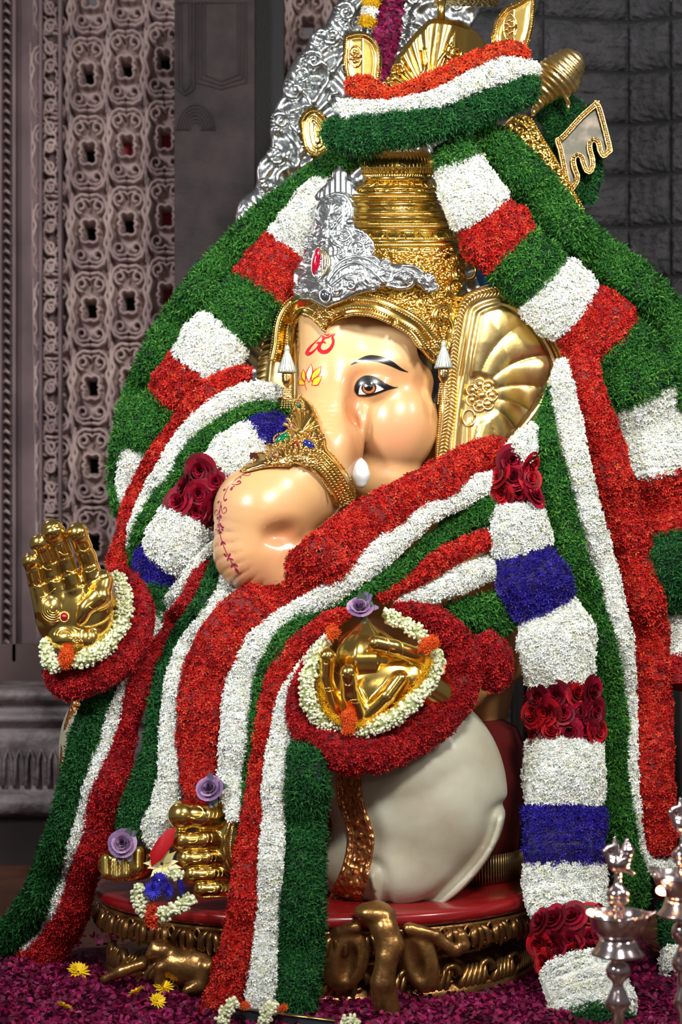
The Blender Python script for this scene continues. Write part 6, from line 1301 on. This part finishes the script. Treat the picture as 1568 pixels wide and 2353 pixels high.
band(bo, 'orange_tuft', 'marigold', [(560, 2302, 16), (566, 2316, 18)], y_abs=[-.84]*2, thick=.8, size=.7); band(bo, 'orange_tuft', 'marigold', [(645, 2312, 16), (654, 2322, 18)], y_abs=[-.86]*2, thick=.8, size=.7)

# ================================================================== OIL LAMPS
flame_m = M('flame', (1, .6, .2), .5, emit=((1.0, .55, .2), 14))
def lamp(ax, dpy, y, label, flames):
    t = thing('oil_lamp', label, 'lamp', W(ax, 2588+dpy, y)*[1, 1, 0], 'silver oil lamps'); s = (6+y)/F; c = W(ax, CY+dpy, y); zz = lambda v: (CY-v)*s
    def part(name, prof, k=40, flute=None): b = B(); lathe(b, [(max(r, 0)*s, zz(v)) for r, v in prof], c, k, 1, 1, None, flute); return b.build(name, lampmet, t)
    part('stem_top', [(0, 2012), (9, 2013), (8, 2022), (11, 2034), (20, 2042), (27, 2050), (27, 2058), (22, 2062), (26, 2066), (26, 2071), (18, 2076), (12, 2081), (17, 2086), (17, 2091), (12, 2096), (13, 2104), (16, 2114), (0, 2116)])
    b = B(); k = 60; a = np.linspace(0, 2*PI, k, endpoint=False); sp = np.maximum(np.cos(a*2.5+0.3), 0)**10
    rowsb = [(12, 2134, 0), (50, 2130, 0), (64, 2112, .5), (68, 2099, 1), (71, 2097, 1), (69, 2106, .9), (64, 2122, .4), (54, 2140, 0), (42, 2152, 0), (20, 2156, 0)]
    V = np.stack([np.stack([c[0]+(r+26*sp*f)*s*np.cos(a), c[1]+(r+26*sp*f)*s*np.sin(a), c[2]+zz(v-6*sp*f)], -1) for r, v, f in rowsb]).reshape(-1, 3); b.add(V, gridfaces(len(rowsb), k, True)); b.build('oil_bowl', lampmet, t)
    part('bowl_foot', [(20, 2154), (42, 2156), (44, 2164), (50, 2178), (60, 2188), (62, 2193), (55, 2196), (18, 2197), (16, 2210)])
    part('stem', [(16, 2196), (16, 2210), (24, 2216), (29, 2230), (26, 2244), (14, 2256), (12, 2264), (18, 2278), (24, 2292), (29, 2306), (24, 2316), (15, 2326), (13, 2360), (20, 2380), (24, 2400), (14, 2420), (13, 2470), (30, 2500), (60, 2550), (75, 2588-0), (0, 2588)])
    u, v, z = 1421, 1985, 0
    def fb(P):
        d = sd_ell(P, (0, 0, 0), (24, 20, 20)); d = smin(d, chain(P, [(-18, -8, 0, 9), (-30, -28, 0, 6), (-20, -38, 0, 7)], 4), 5); d = smin(d, chain(P, [(-20, -38, 0, 6), (-8, -34, 0, 2)], 3), 2)
        d = smin(d, chain(P, [(14, -4, 0, 15), (22, -32, 0, 14), (20, -56, 0, 4)], 5), 5); d = smin(d, chain(P, [(-4, -16, 0, 12), (-6, -42, 0, 8), (-8, -60, 0, 3)], 4), 4); d = smin(d, chain(P, [(18, 10, 0, 9), (34, 22, 0, 5)], 3), 4); d = smin(d, chain(P, [(0, 14, 0, 8), (0, 30, 0, 9)], 4), 4)
        return d+1.0*np.sin(P[:, 1]*.6)*(P[:, 0] > 8)
    V, Q = sculpt(fb, (-50, -75, -32), (50, 42, 32), 3.4); cc = W(ax, 1985+dpy, y); mesh('peacock_finial', np.stack([cc[0]+V[:, 0]*s, cc[1]+V[:, 2]*s, cc[2]-V[:, 1]*s], 1), Q, lampmet, t)
    for fx, fy, fs in flames:
        b = B(); p = W(fx, fy, y-.02); VV, TT = ICO2; b.add(VV*np.array([11, 6, 8])*s*fs*(1+0*VV)+p, None, TT); b.build('flame', flame_m, t)
    return t
lamp(1421, 0, -1.6, 'silver oil lamp with peacock finial in front of the hanging garlands, its whole bowl visible', [(1358, 2096, .9), (1376, 2100, .7)])
lamp(1572, -90, -1.55, 'silver oil lamp cut by the right edge of the frame with the brighter flame', [(1524, 2046, 1.5), (1538, 2044, 1.2)])
l = bpy.data.lights.new('flame_light', 'POINT'); l.energy = .5; l.color = (1, .5, .2); l.shadow_soft_size = .01; o = bpy.data.objects.new('flame_light', l); C.objects.link(o); o.location = W(1520, 2030, -1.6)
